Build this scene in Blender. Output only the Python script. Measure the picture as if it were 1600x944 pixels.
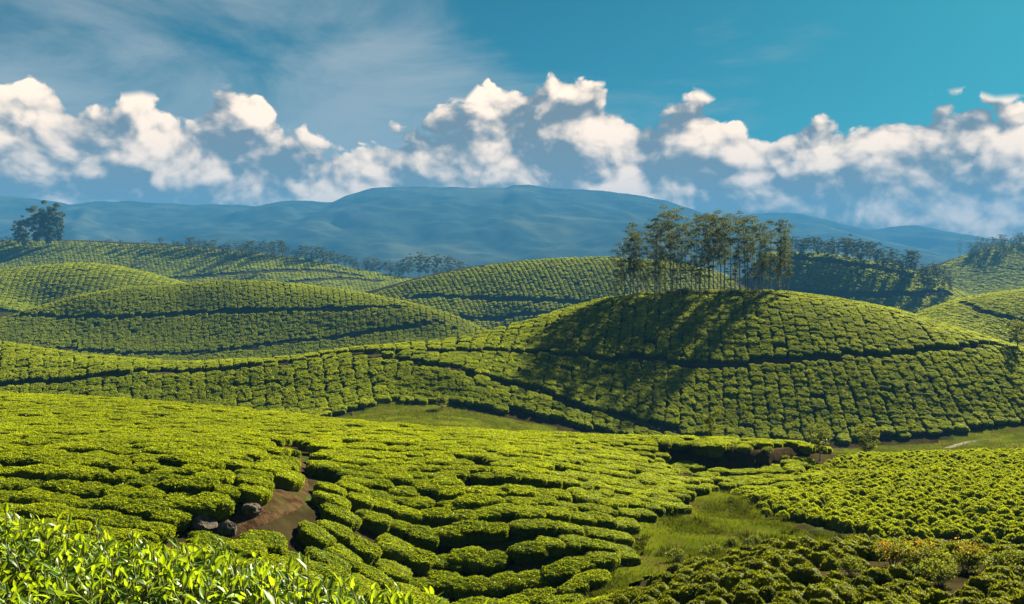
import bpy, math, random
import numpy as np
from mathutils import Vector, Matrix, Euler

# ---------------------------------------------------------------- camera, sky, sun, exposure
scene = bpy.context.scene
for _o in list(bpy.data.objects): bpy.data.objects.remove(_o)
COL = scene.collection
cam_d = bpy.data.cameras.new('camera'); cam = bpy.data.objects.new('camera', cam_d); COL.objects.link(cam)
cam_d.sensor_width = 36.0; cam_d.lens = 36.0*1500/1600; cam_d.shift_y = -0.045
cam_d.clip_start = 0.05; cam_d.clip_end = 30000
cam.location = (0, 0, 0); cam.rotation_euler = (math.radians(90), 0, 0)
scene.camera = cam

SUN_AZ, SUN_EL = 36.0, 30.0          # degrees clockwise from +Y (the view axis), and above the horizon
sun_dir = Vector((math.sin(math.radians(SUN_AZ))*math.cos(math.radians(SUN_EL)),
                  math.cos(math.radians(SUN_AZ))*math.cos(math.radians(SUN_EL)), math.sin(math.radians(SUN_EL))))
sl = bpy.data.lights.new('sun', 'SUN'); sl.energy = 5.0; sl.angle = math.radians(0.53); sl.color = (1.0, 0.90, 0.66)
sun = bpy.data.objects.new('sun', sl); COL.objects.link(sun)
sun.rotation_euler = (-sun_dir).to_track_quat('-Z', 'Y').to_euler()

scene.view_settings.view_transform = 'Standard'
scene.view_settings.look = 'None'
scene.view_settings.exposure = 2.75
scene.view_settings.gamma = 1.0
scene.view_settings.use_curve_mapping = False
scene.render.engine = 'CYCLES'
cy = scene.cycles
cy.use_denoising = True
try: cy.denoiser = 'OPENIMAGEDENOISE'
except Exception: pass
cy.max_bounces = 6; cy.diffuse_bounces = 2; cy.glossy_bounces = 2; cy.transmission_bounces = 3
cy.transparent_max_bounces = 4; cy.volume_bounces = 1
cy.use_adaptive_sampling = True; cy.adaptive_threshold = 0.012

class NT:
    """small helper to write node trees as expressions"""
    def __init__(s, tree): s.t = tree
    def n(s, typ, **kw):
        nd = s.t.nodes.new(typ)
        for k, v in kw.items(): setattr(nd, k, v)
        return nd
    def put(s, sock, v):
        if hasattr(v, 'is_output') or isinstance(v, bpy.types.NodeSocket): s.t.links.new(v, sock)
        else:
            try: sock.default_value = v
            except Exception:
                sock.default_value = (v, v, v)
    def m(s, op, a, b=0.0, c=0.0, clamp=False):
        nd = s.n('ShaderNodeMath', operation=op, use_clamp=clamp)
        s.put(nd.inputs[0], a); s.put(nd.inputs[1], b)
        if len(nd.inputs) > 2: s.put(nd.inputs[2], c)
        return nd.outputs[0]
    def v(s, op, a, b=(0, 0, 0)):
        nd = s.n('ShaderNodeVectorMath', operation=op)
        s.put(nd.inputs[0], a); s.put(nd.inputs[1], b)
        return nd.outputs[0]
    def comb(s, x, y, z):
        nd = s.n('ShaderNodeCombineXYZ')
        for i, q in enumerate((x, y, z)): s.put(nd.inputs[i], q)
        return nd.outputs[0]
    def noise(s, vec, scale, detail=5.0, rough=0.55, dist=0.0, typ=None, lac=2.0):
        nd = s.n('ShaderNodeTexNoise')
        if typ: nd.noise_type = typ
        if vec is not None: s.t.links.new(vec, nd.inputs['Vector'])
        nd.inputs['Scale'].default_value = scale; nd.inputs['Detail'].default_value = detail
        nd.inputs['Roughness'].default_value = rough; nd.inputs['Distortion'].default_value = dist
        nd.inputs['Lacunarity'].default_value = lac
        return nd.outputs['Fac']
    def step(s, x, a, b, lo=0.0, hi=1.0):
        nd = s.n('ShaderNodeMapRange', interpolation_type='SMOOTHSTEP')
        s.put(nd.inputs['Value'], x)
        for k, q in (('From Min', a), ('From Max', b), ('To Min', lo), ('To Max', hi)): s.put(nd.inputs[k], q)
        return nd.outputs[0]
    def mix(s, f, a, b, blend='MIX'):
        nd = s.n('ShaderNodeMix', data_type='RGBA', blend_type=blend)
        s.put(nd.inputs[0], f)
        for i, q in ((6, a), (7, b)):
            if isinstance(q, tuple) and len(q) == 3: q = q + (1,)
            s.put(nd.inputs[i], q)
        return nd.outputs[2]

def px_az(px): return math.atan((px-800)/1500.0)
def py_te(px, py): return (400-py)/1500.0*math.cos(px_az(px))      # tangent of elevation

# sky: physical sky with a bank of cumulus along the horizon and thin high cloud
world = bpy.data.worlds.new('World'); scene.world = world; world.use_nodes = True
wt = world.node_tree; wt.nodes.clear(); W = NT(wt)
sky = W.n('ShaderNodeTexSky', sky_type='NISHITA', sun_disc=False)
sky.sun_elevation = math.radians(SUN_EL); sky.sun_rotation = math.radians(SUN_AZ)
sky.altitude = 1500; sky.air_density = 1.0; sky.dust_density = 2.4; sky.ozone_density = 2.0
CLOUD_TOP = [(-400,205),(-150,170),(0,165),(60,150),(120,165),(180,195),(230,190),(290,205),(330,180),(390,180),(430,205),(465,240),(520,235),(560,230),(590,240),(600,205),(660,195),(720,200),(745,165),(800,152),(860,152),(930,170),(1000,178),(1060,178),(1110,195),(1160,215),(1220,212),(1250,188),(1320,192),(1380,190),(1420,208),(1470,190),(1500,186),(1560,200),(1620,196),(1800,190),(2000,205)]
def build_density():
    g = bpy.data.node_groups.new('cloud_density', 'ShaderNodeTree')
    g.interface.new_socket('Dir', in_out='INPUT', socket_type='NodeSocketVector')
    g.interface.new_socket('Density', in_out='OUTPUT', socket_type='NodeSocketFloat')
    g.interface.new_socket('Depth', in_out='OUTPUT', socket_type='NodeSocketFloat')
    g.interface.new_socket('Relief', in_out='OUTPUT', socket_type='NodeSocketFloat')
    N = NT(g); gi = N.n('NodeGroupInput'); go = N.n('NodeGroupOutput')
    d = gi.outputs[0]
    sp = N.n('ShaderNodeSeparateXYZ'); g.links.new(d, sp.inputs[0]); x, y, z = sp.outputs
    hyp = N.m('SQRT', N.m('ADD', N.m('MULTIPLY', x, x), N.m('MULTIPLY', y, y)))
    te = N.m('DIVIDE', z, N.m('MAXIMUM', hyp, 0.05))
    az = N.m('ARCTAN2', x, y)
    # domain warp, then billows
    P = N.comb(x, y, N.m('MULTIPLY', te, 1.25))
    wn = N.n('ShaderNodeTexNoise'); wn.inputs['Scale'].default_value = 9.0; wn.inputs['Detail'].default_value = 3
    g.links.new(P, wn.inputs['Vector'])
    wv = N.v('SUBTRACT', wn.outputs['Color'], (0.5, 0.5, 0.5))
    sc = N.n('ShaderNodeVectorMath', operation='SCALE'); g.links.new(wv, sc.inputs[0]); sc.inputs['Scale'].default_value = 0.05
    Pw = N.v('ADD', P, sc.outputs[0])
    vor = N.n('ShaderNodeTexVoronoi', feature='F1'); g.links.new(Pw, vor.inputs['Vector'])
    vor.inputs['Scale'].default_value = 14.0; vor.inputs['Detail'].default_value = 3.0; vor.inputs['Roughness'].default_value = 0.5
    puff = N.m('SUBTRACT', 1.22, vor.outputs['Distance'])
    f1 = N.m('SUBTRACT', N.noise(Pw, 6.0, 2.0, 0.5), 0.5)
    f2 = N.m('SUBTRACT', N.noise(Pw, 36.0, 6.0, 0.6), 0.5)
    # top of the bank over the azimuth
    fc = N.n('ShaderNodeFloatCurve')
    def cx(a): return (a+math.pi)/(2*math.pi)
    mp = fc.mapping; cur = mp.curves[0]
    pts = [(0.0, 0.5)] + [(cx(px_az(p)), py_te(p, q)/0.3) for p, q in CLOUD_TOP] + [(1.0, 0.5)]
    for k in range(1, 7): pts.append((0.02+0.30*k/7.0, 0.47+0.08*math.sin(k*2.1)))
    for k in range(1, 7): pts.append((0.65+0.33*k/7.0, 0.47+0.08*math.sin(k*1.7+1)))
    pts.sort()
    cur.points[0].location = pts[0]; cur.points[1].location = pts[-1]
    for p in pts[1:-1]: cur.points.new(*p)
    mp.update()
    N.put(fc.inputs['Value'], N.m('DIVIDE', N.m('ADD', az, math.pi), 2*math.pi))
    top = N.m('MULTIPLY', fc.outputs[0], 0.3)
    depth = N.m('DIVIDE', N.m('SUBTRACT', top, te), 0.028)
    rel = N.m('ADD', N.m('MULTIPLY', puff, 2.1), N.m('MULTIPLY', f1, 1.0))
    rel = N.m('ADD', rel, N.m('MULTIPLY', f2, 1.25))
    den = N.m('ADD', N.m('MINIMUM', depth, 2.3), N.m('MINIMUM', rel, 1.15))
    g.links.new(den, go.inputs[0]); g.links.new(depth, go.inputs[1]); g.links.new(rel, go.inputs[2])
    return g
def build_world():
    dg = build_density()
    tcn = W.n('ShaderNodeTexCoord'); d = tcn.outputs['Generated']
    def dens(off):
        gn = W.n('ShaderNodeGroup'); gn.node_tree = dg
        W.put(gn.inputs[0], W.v('ADD', d, off) if any(off) else d)
        return gn.outputs
    D0, dep, R0 = dens((0, 0, 0))
    _, _, R1 = dens((0.006, -0.003, 0.009))
    _, _, R2 = dens((0.020, -0.008, 0.026))
    alpha = W.step(D0, 0.0, 0.32)
    lit = W.m('ADD', W.m('MULTIPLY', W.m('SUBTRACT', R0, R1), 0.75), W.m('MULTIPLY', W.m('SUBTRACT', R0, R2), 0.60))
    big = W.noise(d, 8.0, 3.0, 0.5)
    lit = W.m('ADD', lit, W.m('MULTIPLY', W.m('SUBTRACT', big, 0.5), 1.9))
    lit = W.m('SUBTRACT', lit, W.step(W.m('ADD', dep, W.m('MULTIPLY', R0, 0.6)), 0.3, 6.2, -0.72, 0.30))
    lit = W.step(lit, -0.12, 1.50)
    sp = W.n('ShaderNodeSeparateXYZ'); wt.links.new(d, sp.inputs[0]); x, y, z = sp.outputs
    # sky colour: tinted towards teal as in the place's air
    base = W.mix(1.0, sky.outputs[0], (0.0125, 0.113, 0.120), 'MULTIPLY')
    # thin high cloud, streaked along the horizon
    q = W.comb(W.m('MULTIPLY', x, 1.6), W.m('MULTIPLY', y, 1.0), W.m('MULTIPLY', z, 5.0))
    c1 = W.noise(q, 1.9, 7.0, 0.6, 0.6)
    c2 = W.noise(q, 0.7, 2.0, 0.5)
    hi = W.m('ADD', c1, W.m('MULTIPLY', W.m('SUBTRACT', c2, 0.5), 0.9))
    hi = W.m('ADD', hi, W.m('MULTIPLY', x, -0.62))
    hi = W.step(hi, 0.48, 0.84, 0.0, 0.85)
    sky1 = W.mix(hi, base, (SKY_HI[0], SKY_HI[1], SKY_HI[2]))
    cl = W.mix(lit, CL_DARK, CL_LIT)
    col = W.mix(alpha, sky1, cl)
    bg = W.n('ShaderNodeBackground'); wt.links.new(col, bg.inputs[0]); bg.inputs[1].default_value = 0.05
    out = W.n('ShaderNodeOutputWorld'); wt.links.new(bg.outputs[0], out.inputs[0])
SKY_HI = (1.30, 1.45, 1.48)
CL_DARK = (0.72, 0.74, 0.72)
CL_LIT = (5.2, 3.95, 2.8)
build_world()
world.cycles.sampling_method = 'NONE'

def mat(name):
    m_ = bpy.data.materials.new(name); m_.use_nodes = True; m_.node_tree.nodes.clear()
    N = NT(m_.node_tree); out = N.n('ShaderNodeOutputMaterial')
    return m_, N, out

# ---------------------------------------------------------------- helpers
RNG = np.random.default_rng(11)
def new_obj(name, mesh, parent=None, label=None, category=None, group=None, kind=None, link=True):
    o = bpy.data.objects.new(name, mesh)
    if link: COL.objects.link(o)
    if parent is not None: o.parent = parent
    tag(o, label, category, group, kind)
    return o
def tag(o, label=None, category=None, group=None, kind=None):
    if label: o['label'] = label
    if category: o['category'] = category
    if group: o['group'] = group
    if kind: o['kind'] = kind
def mesh_np(name, verts, faces, mats=(), smooth=True, attrs=None, midx=None):
    """faces: (n,3) or (n,4) array, or list of such arrays"""
    me = bpy.data.meshes.new(name)
    verts = np.asarray(verts, np.float32)
    fl = faces if isinstance(faces, list) else [faces]
    fl = [np.asarray(f, np.int32) for f in fl if len(f)]
    me.vertices.add(len(verts)); me.vertices.foreach_set('co', verts.ravel())
    li = np.concatenate([f.ravel() for f in fl]); sizes = np.concatenate([np.full(len(f), f.shape[1], np.int32) for f in fl])
    me.loops.add(len(li)); me.loops.foreach_set('vertex_index', li)
    me.polygons.add(len(sizes)); st = np.concatenate([[0], np.cumsum(sizes)[:-1]]).astype(np.int32)
    me.polygons.foreach_set('loop_start', st)
    for m_ in mats: me.materials.append(m_)
    if midx is not None: me.polygons.foreach_set('material_index', np.asarray(midx, np.int32))
    me.polygons.foreach_set('use_smooth', np.full(len(sizes), smooth))
    if attrs:
        for k, a in attrs.items():
            at = me.attributes.new(k, 'FLOAT', 'POINT'); at.data.foreach_set('value', np.asarray(a, np.float32))
    me.update(calc_edges=True); me.validate()
    return me
def vnoise(p, seed=0):
    """smooth value noise, p (n,3)"""
    p = np.asarray(p, float); i = np.floor(p).astype(np.int64); f = p-i; f = f*f*(3-2*f)
    out = np.zeros(len(p))
    for dx in (0, 1):
        for dy in (0, 1):
            for dz in (0, 1):
                h = (i[:, 0]+dx)*374761393+(i[:, 1]+dy)*668265263+(i[:, 2]+dz)*2147483647+seed*974711
                h = (h ^ (h >> 13))*1274126177; h = (h ^ (h >> 16)) & 0xffff
                w = (f[:, 0] if dx else 1-f[:, 0])*(f[:, 1] if dy else 1-f[:, 1])*(f[:, 2] if dz else 1-f[:, 2])
                out += w*h/65535.0
    return out
def fbm(p, seed=0, oct=4, gain=0.5):
    a = 1.0; s = 0; t = 0; p = np.asarray(p, float)
    for k in range(oct):
        s = s+a*vnoise(p*2**k+k*17.3, seed+k); t += a; a *= gain
    return s/t
def tube(pts, rad, sides=6):
    """tapered tube through points; returns verts, quads"""
    pts = np.asarray(pts, float); n = len(pts); rad = np.asarray(rad, float)
    tn = np.gradient(pts, axis=0); tn /= np.linalg.norm(tn, axis=1)[:, None]+1e-9
    ref = np.where(np.abs(tn[:, 2:3]) > 0.9, np.array([[1., 0, 0]]), np.array([[0, 0, 1.]]))
    a = np.cross(tn, ref); a /= np.linalg.norm(a, axis=1)[:, None]; b = np.cross(tn, a)
    ang = np.arange(sides)*2*np.pi/sides
    v = pts[:, None]+rad[:, None, None]*(a[:, None]*np.cos(ang)[None, :, None]+b[:, None]*np.sin(ang)[None, :, None])
    v = v.reshape(-1, 3); q = []
    for i in range(n-1):
        for k in range(sides):
            k2 = (k+1) % sides
            q.append((i*sides+k, i*sides+k2, (i+1)*sides+k2, (i+1)*sides+k))
    return v, np.array(q)
class Acc:
    def __init__(s): s.v = []; s.f = []; s.n = 0; s.a = []
    def add(s, v, f, a=None):
        s.v.append(np.asarray(v, float)); s.f.append(np.asarray(f)+s.n); s.n += len(v)
        s.a.append(np.zeros(len(v)) if a is None else np.broadcast_to(np.asarray(a, float), (len(v),)))
    def mesh(s, name, mats, smooth=True, attr=None):
        by = {}
        for f in s.f: by.setdefault(f.shape[1], []).append(f)
        return mesh_np(name, np.concatenate(s.v), [np.concatenate(x) for x in by.values()], mats, smooth,
                       {attr: np.concatenate(s.a)} if attr else None)
def leaf_quads(c, d, nrm, L, Wd):
    """diamond shaped leaves folded along the midrib: c centre, d direction, nrm normal (n,3); 4 verts, 2 tris each"""
    s = np.cross(d, nrm); s /= np.linalg.norm(s, axis=1)[:, None]+1e-9
    L = np.asarray(L)[:, None]; Wd = np.asarray(Wd)[:, None]
    v = np.stack([c-d*L*.5, c+s*Wd*.5+nrm*Wd*.16, c+d*L*.5, c-s*Wd*.5+nrm*Wd*.16], 1).reshape(-1, 3)
    k = np.arange(len(c))[:, None]*4
    return v, np.concatenate([k+[0, 1, 2], k+[0, 2, 3]])
def unit(a): return a/(np.linalg.norm(a, axis=-1, keepdims=True)+1e-9)
def ordinal(n):
    return '%d%s' % (n, 'th' if 10 <= n % 100 <= 20 else {1: 'st', 2: 'nd', 3: 'rd'}.get(n % 10, 'th'))

# ---------------------------------------------------------------- the lie of the land
# Surveyed points of the ground: bearing (as 800 + 1500 tan), dip (as 400 + 1500 tan) and forward distance in metres,
# joined by one smooth thin-plate surface.
#TERR
F = 1500.0; CX = 800.0; HY = 400.0
CP = []
def P(*a): CP.extend(a)
for px in (-900,-300,300,800,1300,1900,2500):
    P((px,1600,2.0),(px,1180,4.5))
P((-300,1010,8),(200,1020,8),(500,1030,8),(800,1060,8),(1100,1060,8),(1500,1060,8),(2000,1060,8))
# near slope
P((-300,885,14),(100,900,14),(400,930,14),(700,990,14),(1000,985,14))
P((-400,810,20.5),(-100,815,20.7),(150,818,21),(350,838,21),(500,900,21),(650,945,22.3),(850,950,22.5),(400,790,22.3))
P((-400,760,22.3),(-100,762,22.5),(150,765,22.5),(300,775,22.5),(430,765,24),(600,850,24),(850,865,24.5),(600,800,26),(850,805,27))
P((-400,715,25),(0,720,24.7),(200,725,24.6),(380,728,26.5),(600,760,27.7),(850,760,29.4),(600,728,30.4),(850,726,33.2),(1000,782,32),(1000,740,37))
P((-400,680,31),(0,684,31),(200,692,30),(390,695,32),(470,697,34),(600,702,35),(750,704,36),(-300,655,38),(0,657,38),(200,664,37.5),(390,682,37))
P((-400,622,54),(0,629,54),(200,637,52),(430,654,48),(560,669,45),(700,681,43),(850,688,43.5),(950,692,45),(1030,694,46),(1110,696,47),(1240,702,48),(1320,713,49))
# gully and the cut spur
P((1050,830,28.5),(980,870,25.6),(930,930,22.6),(1150,800,32),(1130,776,35),(1080,772,36),(1060,742,40),(1200,742,41.5),(1250,730,43),(1200,778,37),(1300,748,42))
# right knoll
P((1200,835,29),(1350,853,28.5),(1500,862,28.5),(1620,866,28.5),(1900,870,28.5))
P((1300,790,34),(1450,800,33),(1600,805,32.5),(1900,800,32.5),(1250,748,41),(1350,722,46),(1450,714,47),(1600,711,47),(1900,705,48),(1350,750,39.5),(1500,750,39),(1650,750,39))
# rough slope, bottom right
P((1000,940,19.5),(1200,905,17),(1500,905,17),(1700,905,17),(1200,950,14.5),(1500,950,14.5),(1150,868,21.5),(1300,854,21.5),(1500,864,21.5),(1700,872,21.5),(2100,880,21.5))
# hollow behind the near crests
P((-300,668,66),(0,668,66),(250,672,64),(450,684,60),(700,706,57),(900,722,57),(1100,728,58),(1250,738,58),(1400,760,57),(1600,745,57),(1900,740,57))
# valley floor
P((540,658,78),(640,648,82),(740,655,83),(800,672,80),(1000,704,83),(1200,710,84),(1400,708,83),(1500,702,83),(1600,693,85),(1900,690,85),(-300,655,84),(0,660,84),(250,665,82),(450,670,78))
# central hill: foot, middle, path level, shoulder, crest
P((-300,640,93),(0,645,93),(250,650,93),(480,658,89),(600,632,93),(690,630,95),(820,662,93.4),(1000,688,95),(1100,692,96),(1250,696,96),(1400,690,97),(1500,680,98.2),(1600,665,100.8),(1900,640,103.2))
P((-300,610,97),(0,618,97),(200,615,97.5),(400,610,98),(600,590,99),(700,590,98.8),(850,625,98.2),(1000,630,101.4),(1200,625,103.2),(1400,620,104.5),(1600,605,107.6),(1900,600,112))
P((-300,590,100),(0,598,100),(200,586,101.5),(400,571,103.5),(560,551,106.5),(700,553,106.5),(900,555,109.5),(1140,567,110.1),(1400,551,113),(1560,541,117.5))
P((1000,510,117),(1100,510,117),(1250,512,117),(1400,518,118.5),(1500,530,117.5),(850,525,114))
P((-300,520,115),(0,540,112),(130,560,109),(280,573,106.5),(430,567,107),(560,548,109.5),(700,537,113),(860,500,119.5),(960,469,126),(1100,459,130),(1230,461,130),(1400,488,128),(1560,537,122),(1700,580,116),(1900,600,116))
P((-300,600,138),(0,600,136),(280,605,133),(500,600,136),(700,585,140),(860,550,147),(960,530,154),(1100,520,160),(1230,520,160),(1400,550,155),(1560,590,148),(1800,620,145))
# hill with two terrace paths, left
P((-300,560,209.8),(0,552,209.8),(150,556,208.5),(300,568,206),(450,568,206),(600,560,207.3),(720,550,211))
P((-300,520,223.4),(0,520,219.7),(300,522,219.7),(500,520,220.9),(650,520,220.9),(300,488,229),(500,492,227.7),(100,498,227.1),(640,500,224.6))
P((-300,480,237.7),(0,502,228.4),(50,486,232.1),(120,466,237),(200,453,240.8),(350,442,244.5),(450,446,244.5),(550,458,241.4),(640,475,236.4),(700,492,232.1),(760,518,227.1))
P((-300,520,270),(0,515,258),(200,492,282),(350,485,288),(500,495,288),(640,515,275),(780,550,247),(950,540,255),(1150,530,265),(1350,545,255))
P((-200,440,320),(0,478,290),(60,482,298),(20,433,322),(100,416,332),(160,416,335),(230,429,338),(280,443,340),(350,465,345),(100,445,312),(-200,470,380),(100,455,385),(230,460,390),(400,480,390))
# hill beyond, middle
P((760,517,316.5),(850,512,316.5),(960,510,319),(720,490,324),(850,485,325),(980,480,326.5),(620,468,336.5),(740,462,336.5),(850,455,337.5),(980,450,339))
P((585,463,344),(650,441,349),(750,421,355),(850,409,360),(950,405,363),(1050,412,364),(1130,430,363),(1200,465,355))
P((600,490,420),(750,470,430),(900,460,440),(1050,460,440),(1130,470,430))
# far hill, left
P((-300,440,489),(0,432,489),(150,440,489),(300,450,486.5),(420,458,486.5),(520,462,489),(600,468,494))
P((-300,405,519),(0,405,516.5),(200,410,516.5),(350,420,516.5),(480,432,519),(600,447,524))
P((-300,375,544),(0,380,541.5),(100,379,541.5),(200,384,541.5),(300,388,544),(400,398,546.5),(500,410,550),(600,430,554),(660,438,557),(735,433,559),(800,445,559))
P((-300,420,640),(0,420,640),(200,425,640),(400,435,650),(600,460,660),(800,470,660),(1000,470,650))
# far hill, right
P((1240,492,390),(1330,492,390),(1420,490,387.5),(1500,490,390),(1250,465,402.5),(1350,465,402.5),(1430,470,400),(1250,430,415),(1350,435,415))
P((1190,402,429),(1240,397,431),(1300,401,431),(1400,416,427.5),(1460,440,422.5),(1515,466,415),(1560,485,415))
P((1300,465,500),(1450,480,480))
P((1440,520,234.2),(1560,540,234.2),(1650,545,234.2),(1500,500,248),(1600,490,250.8),(1700,490,250.8),(1400,512,256.2),(1440,490,260.1),(1500,471,265.6),(1560,460,268.9),(1620,454,270),(1900,450,270))
P((1500,505,310),(1620,500,310),(1900,500,310))
P((1480,470,560),(1600,462,560),(1900,460,560),(1540,430,590),(1600,425,590),(1440,430,615),(1480,413,625),(1520,396,632.5),(1560,386,637.5),(1620,381,640),(1900,380,640))
P((1440,460,740),(1620,450,760),(1900,450,760))
for px in (-900,-300,300,800,1300,1900,2500):
    P((px,480,900),(px,470,1400))
CP = np.array(CP, float)
def tc(px, d): return np.stack([np.asarray(px, float)/F, np.log(d)], -1)
_C = tc(CP[:, 0], CP[:, 2])
def _ker(r2): return 0.5*r2*np.log(r2+1e-12)
def _fit():
    n = len(_C); r2 = ((_C[:, None]-_C[None])**2).sum(-1)
    A = np.zeros((n+3, n+3)); A[:n, :n] = _ker(r2)+np.eye(n)*1.2e-4
    A[:n, n] = 1; A[:n, n+1:] = _C; A[n, :n] = 1; A[n+1:, :n] = _C.T
    b = np.zeros(n+3); b[:n] = CP[:, 1]
    return np.linalg.solve(A, b)
_W = _fit()
def PY0(px, d):
    px, d = np.broadcast_arrays(np.asarray(px, float), np.asarray(d, float))
    q = tc(px, d); sh = q.shape[:-1]; q = q.reshape(-1, 2); out = np.empty(len(q))
    for i in range(0, len(q), 20000):
        b = q[i:i+20000]
        r2 = (b**2).sum(1)[:, None]+(_C**2).sum(1)[None]-2*b@_C.T
        out[i:i+20000] = _ker(np.maximum(r2, 0))@_W[:-3]+_W[-3]+b@_W[-2:]
    return out.reshape(sh)
CUT = np.array([(1000,41.5),(1035,42.3),(1060,42.8),(1100,43.0),(1150,43.4),(1200,44.2),(1255,46.0)])
def bump(px, d):
    """height in metres added where the spur has been cut for a path"""
    db = np.interp(px, CUT[:, 0], CUT[:, 1])
    w = np.clip((px-1005)/35, 0, 1)*np.clip((1265-px)/30, 0, 1)
    t = d-db
    up = np.clip((t+0.1)/0.45, 0, 1); up = up*up*(3-2*up)*np.exp(-np.maximum(t-0.3, 0)/2.0)*0.30
    lo = np.clip((t+2.6)/0.8, 0, 1)*np.clip((0.2-t)/0.4, 0, 1)*-0.42
    return w*(up+lo)
def PY(px, d): return PY0(px, d)-bump(np.asarray(px, float), np.asarray(d, float))*F/np.asarray(d, float)
def H(x, y, py=None):
    x = np.asarray(x, float); y = np.maximum(np.asarray(y, float), 2.0); px = CX+F*x/y
    return -((py or PY)(px, y)-HY)/F*y
#TERREND
def hit(pts, dmin=10.0, dmax=1300.0):
    """where a bearing and dip first meet the ground: rows of (x, y, z, px, d)"""
    out = []
    for px, py in pts:
        d = np.exp(np.linspace(math.log(dmin), math.log(dmax), 1400)); q = PY(np.full(len(d), px), d)
        k = np.nonzero(q <= py)[0]
        if len(k) == 0: k = np.array([int(np.argmin(q))])
        i = int(k[0])
        if i > 0 and q[i-1] > py: t = (q[i-1]-py)/(q[i-1]-q[i]); dd = d[i-1]+(d[i]-d[i-1])*t
        else: dd = d[i]
        out.append(((px-CX)/F*dd, dd, float(H((px-CX)/F*dd, dd)), px, dd))
    return np.array(out)
def normals(x, y, py=None):
    e = 0.02*np.sqrt(np.maximum(y, 4)); gx = (H(x+e, y, py)-H(x-e, y, py))/(2*e); gy = (H(x, y+e, py)-H(x, y-e, py))/(2*e)
    return unit(np.stack([-gx, -gy, np.ones_like(gx)], -1))

# ---------------------------------------------------------------- materials
def leaf_mat(name, dark, light, trans, trans_mix=0.4, gloss=0.06, rough=0.4, attr='tint', var=0.35, patch=0.0):
    m_, N, out = mat(name)
    at = N.n('ShaderNodeAttribute', attribute_name=attr)
    oi = N.n('ShaderNodeObjectInfo')
    t = N.m('ADD', at.outputs['Fac'], N.m('MULTIPLY', N.m('SUBTRACT', oi.outputs['Random'], 0.5), var), clamp=True)
    if patch:
        ge = N.n('ShaderNodeNewGeometry')
        t = N.m('ADD', t, N.m('MULTIPLY', N.m('SUBTRACT', N.noise(ge.outputs['Position'], 0.11, 5.0, 0.65), 0.5), patch))
        t = N.m('ADD', t, N.m('MULTIPLY', N.m('SUBTRACT', N.noise(ge.outputs['Position'], 0.022, 2.0, 0.5), 0.5), patch*1.1), clamp=True)
    c = N.mix(t, dark, light)
    tcol = N.mix(t, tuple(q*0.5 for q in trans), trans)
    df = N.n('ShaderNodeBsdfDiffuse'); N.put(df.inputs[0], c)
    tr = N.n('ShaderNodeBsdfTranslucent'); N.put(tr.inputs[0], tcol)
    mx = N.n('ShaderNodeMixShader'); mx.inputs[0].default_value = trans_mix
    N.t.links.new(df.outputs[0], mx.inputs[1]); N.t.links.new(tr.outputs[0], mx.inputs[2])
    gl = N.n('ShaderNodeBsdfGlossy'); gl.inputs['Roughness'].default_value = rough; gl.inputs[0].default_value = (1, 1, 1, 1)
    fr = N.n('ShaderNodeFresnel'); fr.inputs[0].default_value = 1.4
    m2 = N.n('ShaderNodeMixShader'); N.put(m2.inputs[0], N.m('MULTIPLY', fr.outputs[0], gloss*10))
    N.t.links.new(mx.outputs[0], m2.inputs[1]); N.t.links.new(gl.outputs[0], m2.inputs[2])
    N.t.links.new(m2.outputs[0], out.inputs[0])
    return m_
def rough_mat(name, c1, c2, scale, c3=None, scale3=1.0, bump_s=0.0, bump_scale=20.0, rough=0.9, thr=(0.35, 0.65), spec=0.2):
    m_, N, out = mat(name)
    tco = N.n('ShaderNodeNewGeometry').outputs['Position']
    c = N.mix(N.step(N.noise(tco, scale, 6.0, 0.6), thr[0], thr[1]), c1, c2)
    if c3: c = N.mix(N.step(N.noise(tco, scale3, 5.0, 0.65), 0.48, 0.66), c, c3)
    b = N.n('ShaderNodeBsdfPrincipled'); N.put(b.inputs['Base Color'], c); b.inputs['Roughness'].default_value = rough
    b.inputs['Specular IOR Level'].default_value = spec
    if bump_s:
        bp = N.n('ShaderNodeBump'); bp.inputs['Strength'].default_value = bump_s; bp.inputs['Distance'].default_value = 0.05
        N.put(bp.inputs['Height'], N.noise(tco, bump_scale, 6.0, 0.65)); N.t.links.new(bp.outputs[0], b.inputs['Normal'])
    N.t.links.new(b.outputs[0], out.inputs[0])
    return m_
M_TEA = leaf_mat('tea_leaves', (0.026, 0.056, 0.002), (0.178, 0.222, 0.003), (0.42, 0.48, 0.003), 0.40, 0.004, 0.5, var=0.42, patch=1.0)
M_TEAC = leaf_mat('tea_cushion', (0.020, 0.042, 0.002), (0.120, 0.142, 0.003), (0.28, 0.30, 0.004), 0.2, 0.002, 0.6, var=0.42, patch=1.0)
M_TEADARK = leaf_mat('dark_tea_leaves', (0.018, 0.030, 0.003), (0.125, 0.140, 0.005), (0.28, 0.31, 0.005), 0.35, 0.003, 0.5, var=0.5, patch=1.2)  # darker, browner leaf tones for the bushes of the bottom right slope
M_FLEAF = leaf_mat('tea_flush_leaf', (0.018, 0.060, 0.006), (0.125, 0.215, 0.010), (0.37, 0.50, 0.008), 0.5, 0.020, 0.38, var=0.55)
M_TREE = leaf_mat('tree_leaves', (0.013, 0.024, 0.008), (0.052, 0.068, 0.020), (0.14, 0.16, 0.03), 0.3, 0.001, 0.45, var=0.3)
M_FARTREE = leaf_mat('wood_leaves', (0.014, 0.024, 0.009), (0.045, 0.060, 0.020), (0.10, 0.115, 0.025), 0.25, 0.001, 0.5, var=0.3)
M_SHRUB = leaf_mat('shrub_leaves', (0.020, 0.040, 0.008), (0.085, 0.115, 0.018), (0.24, 0.27, 0.02), 0.35, 0.002, 0.45, var=0.3)
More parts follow.
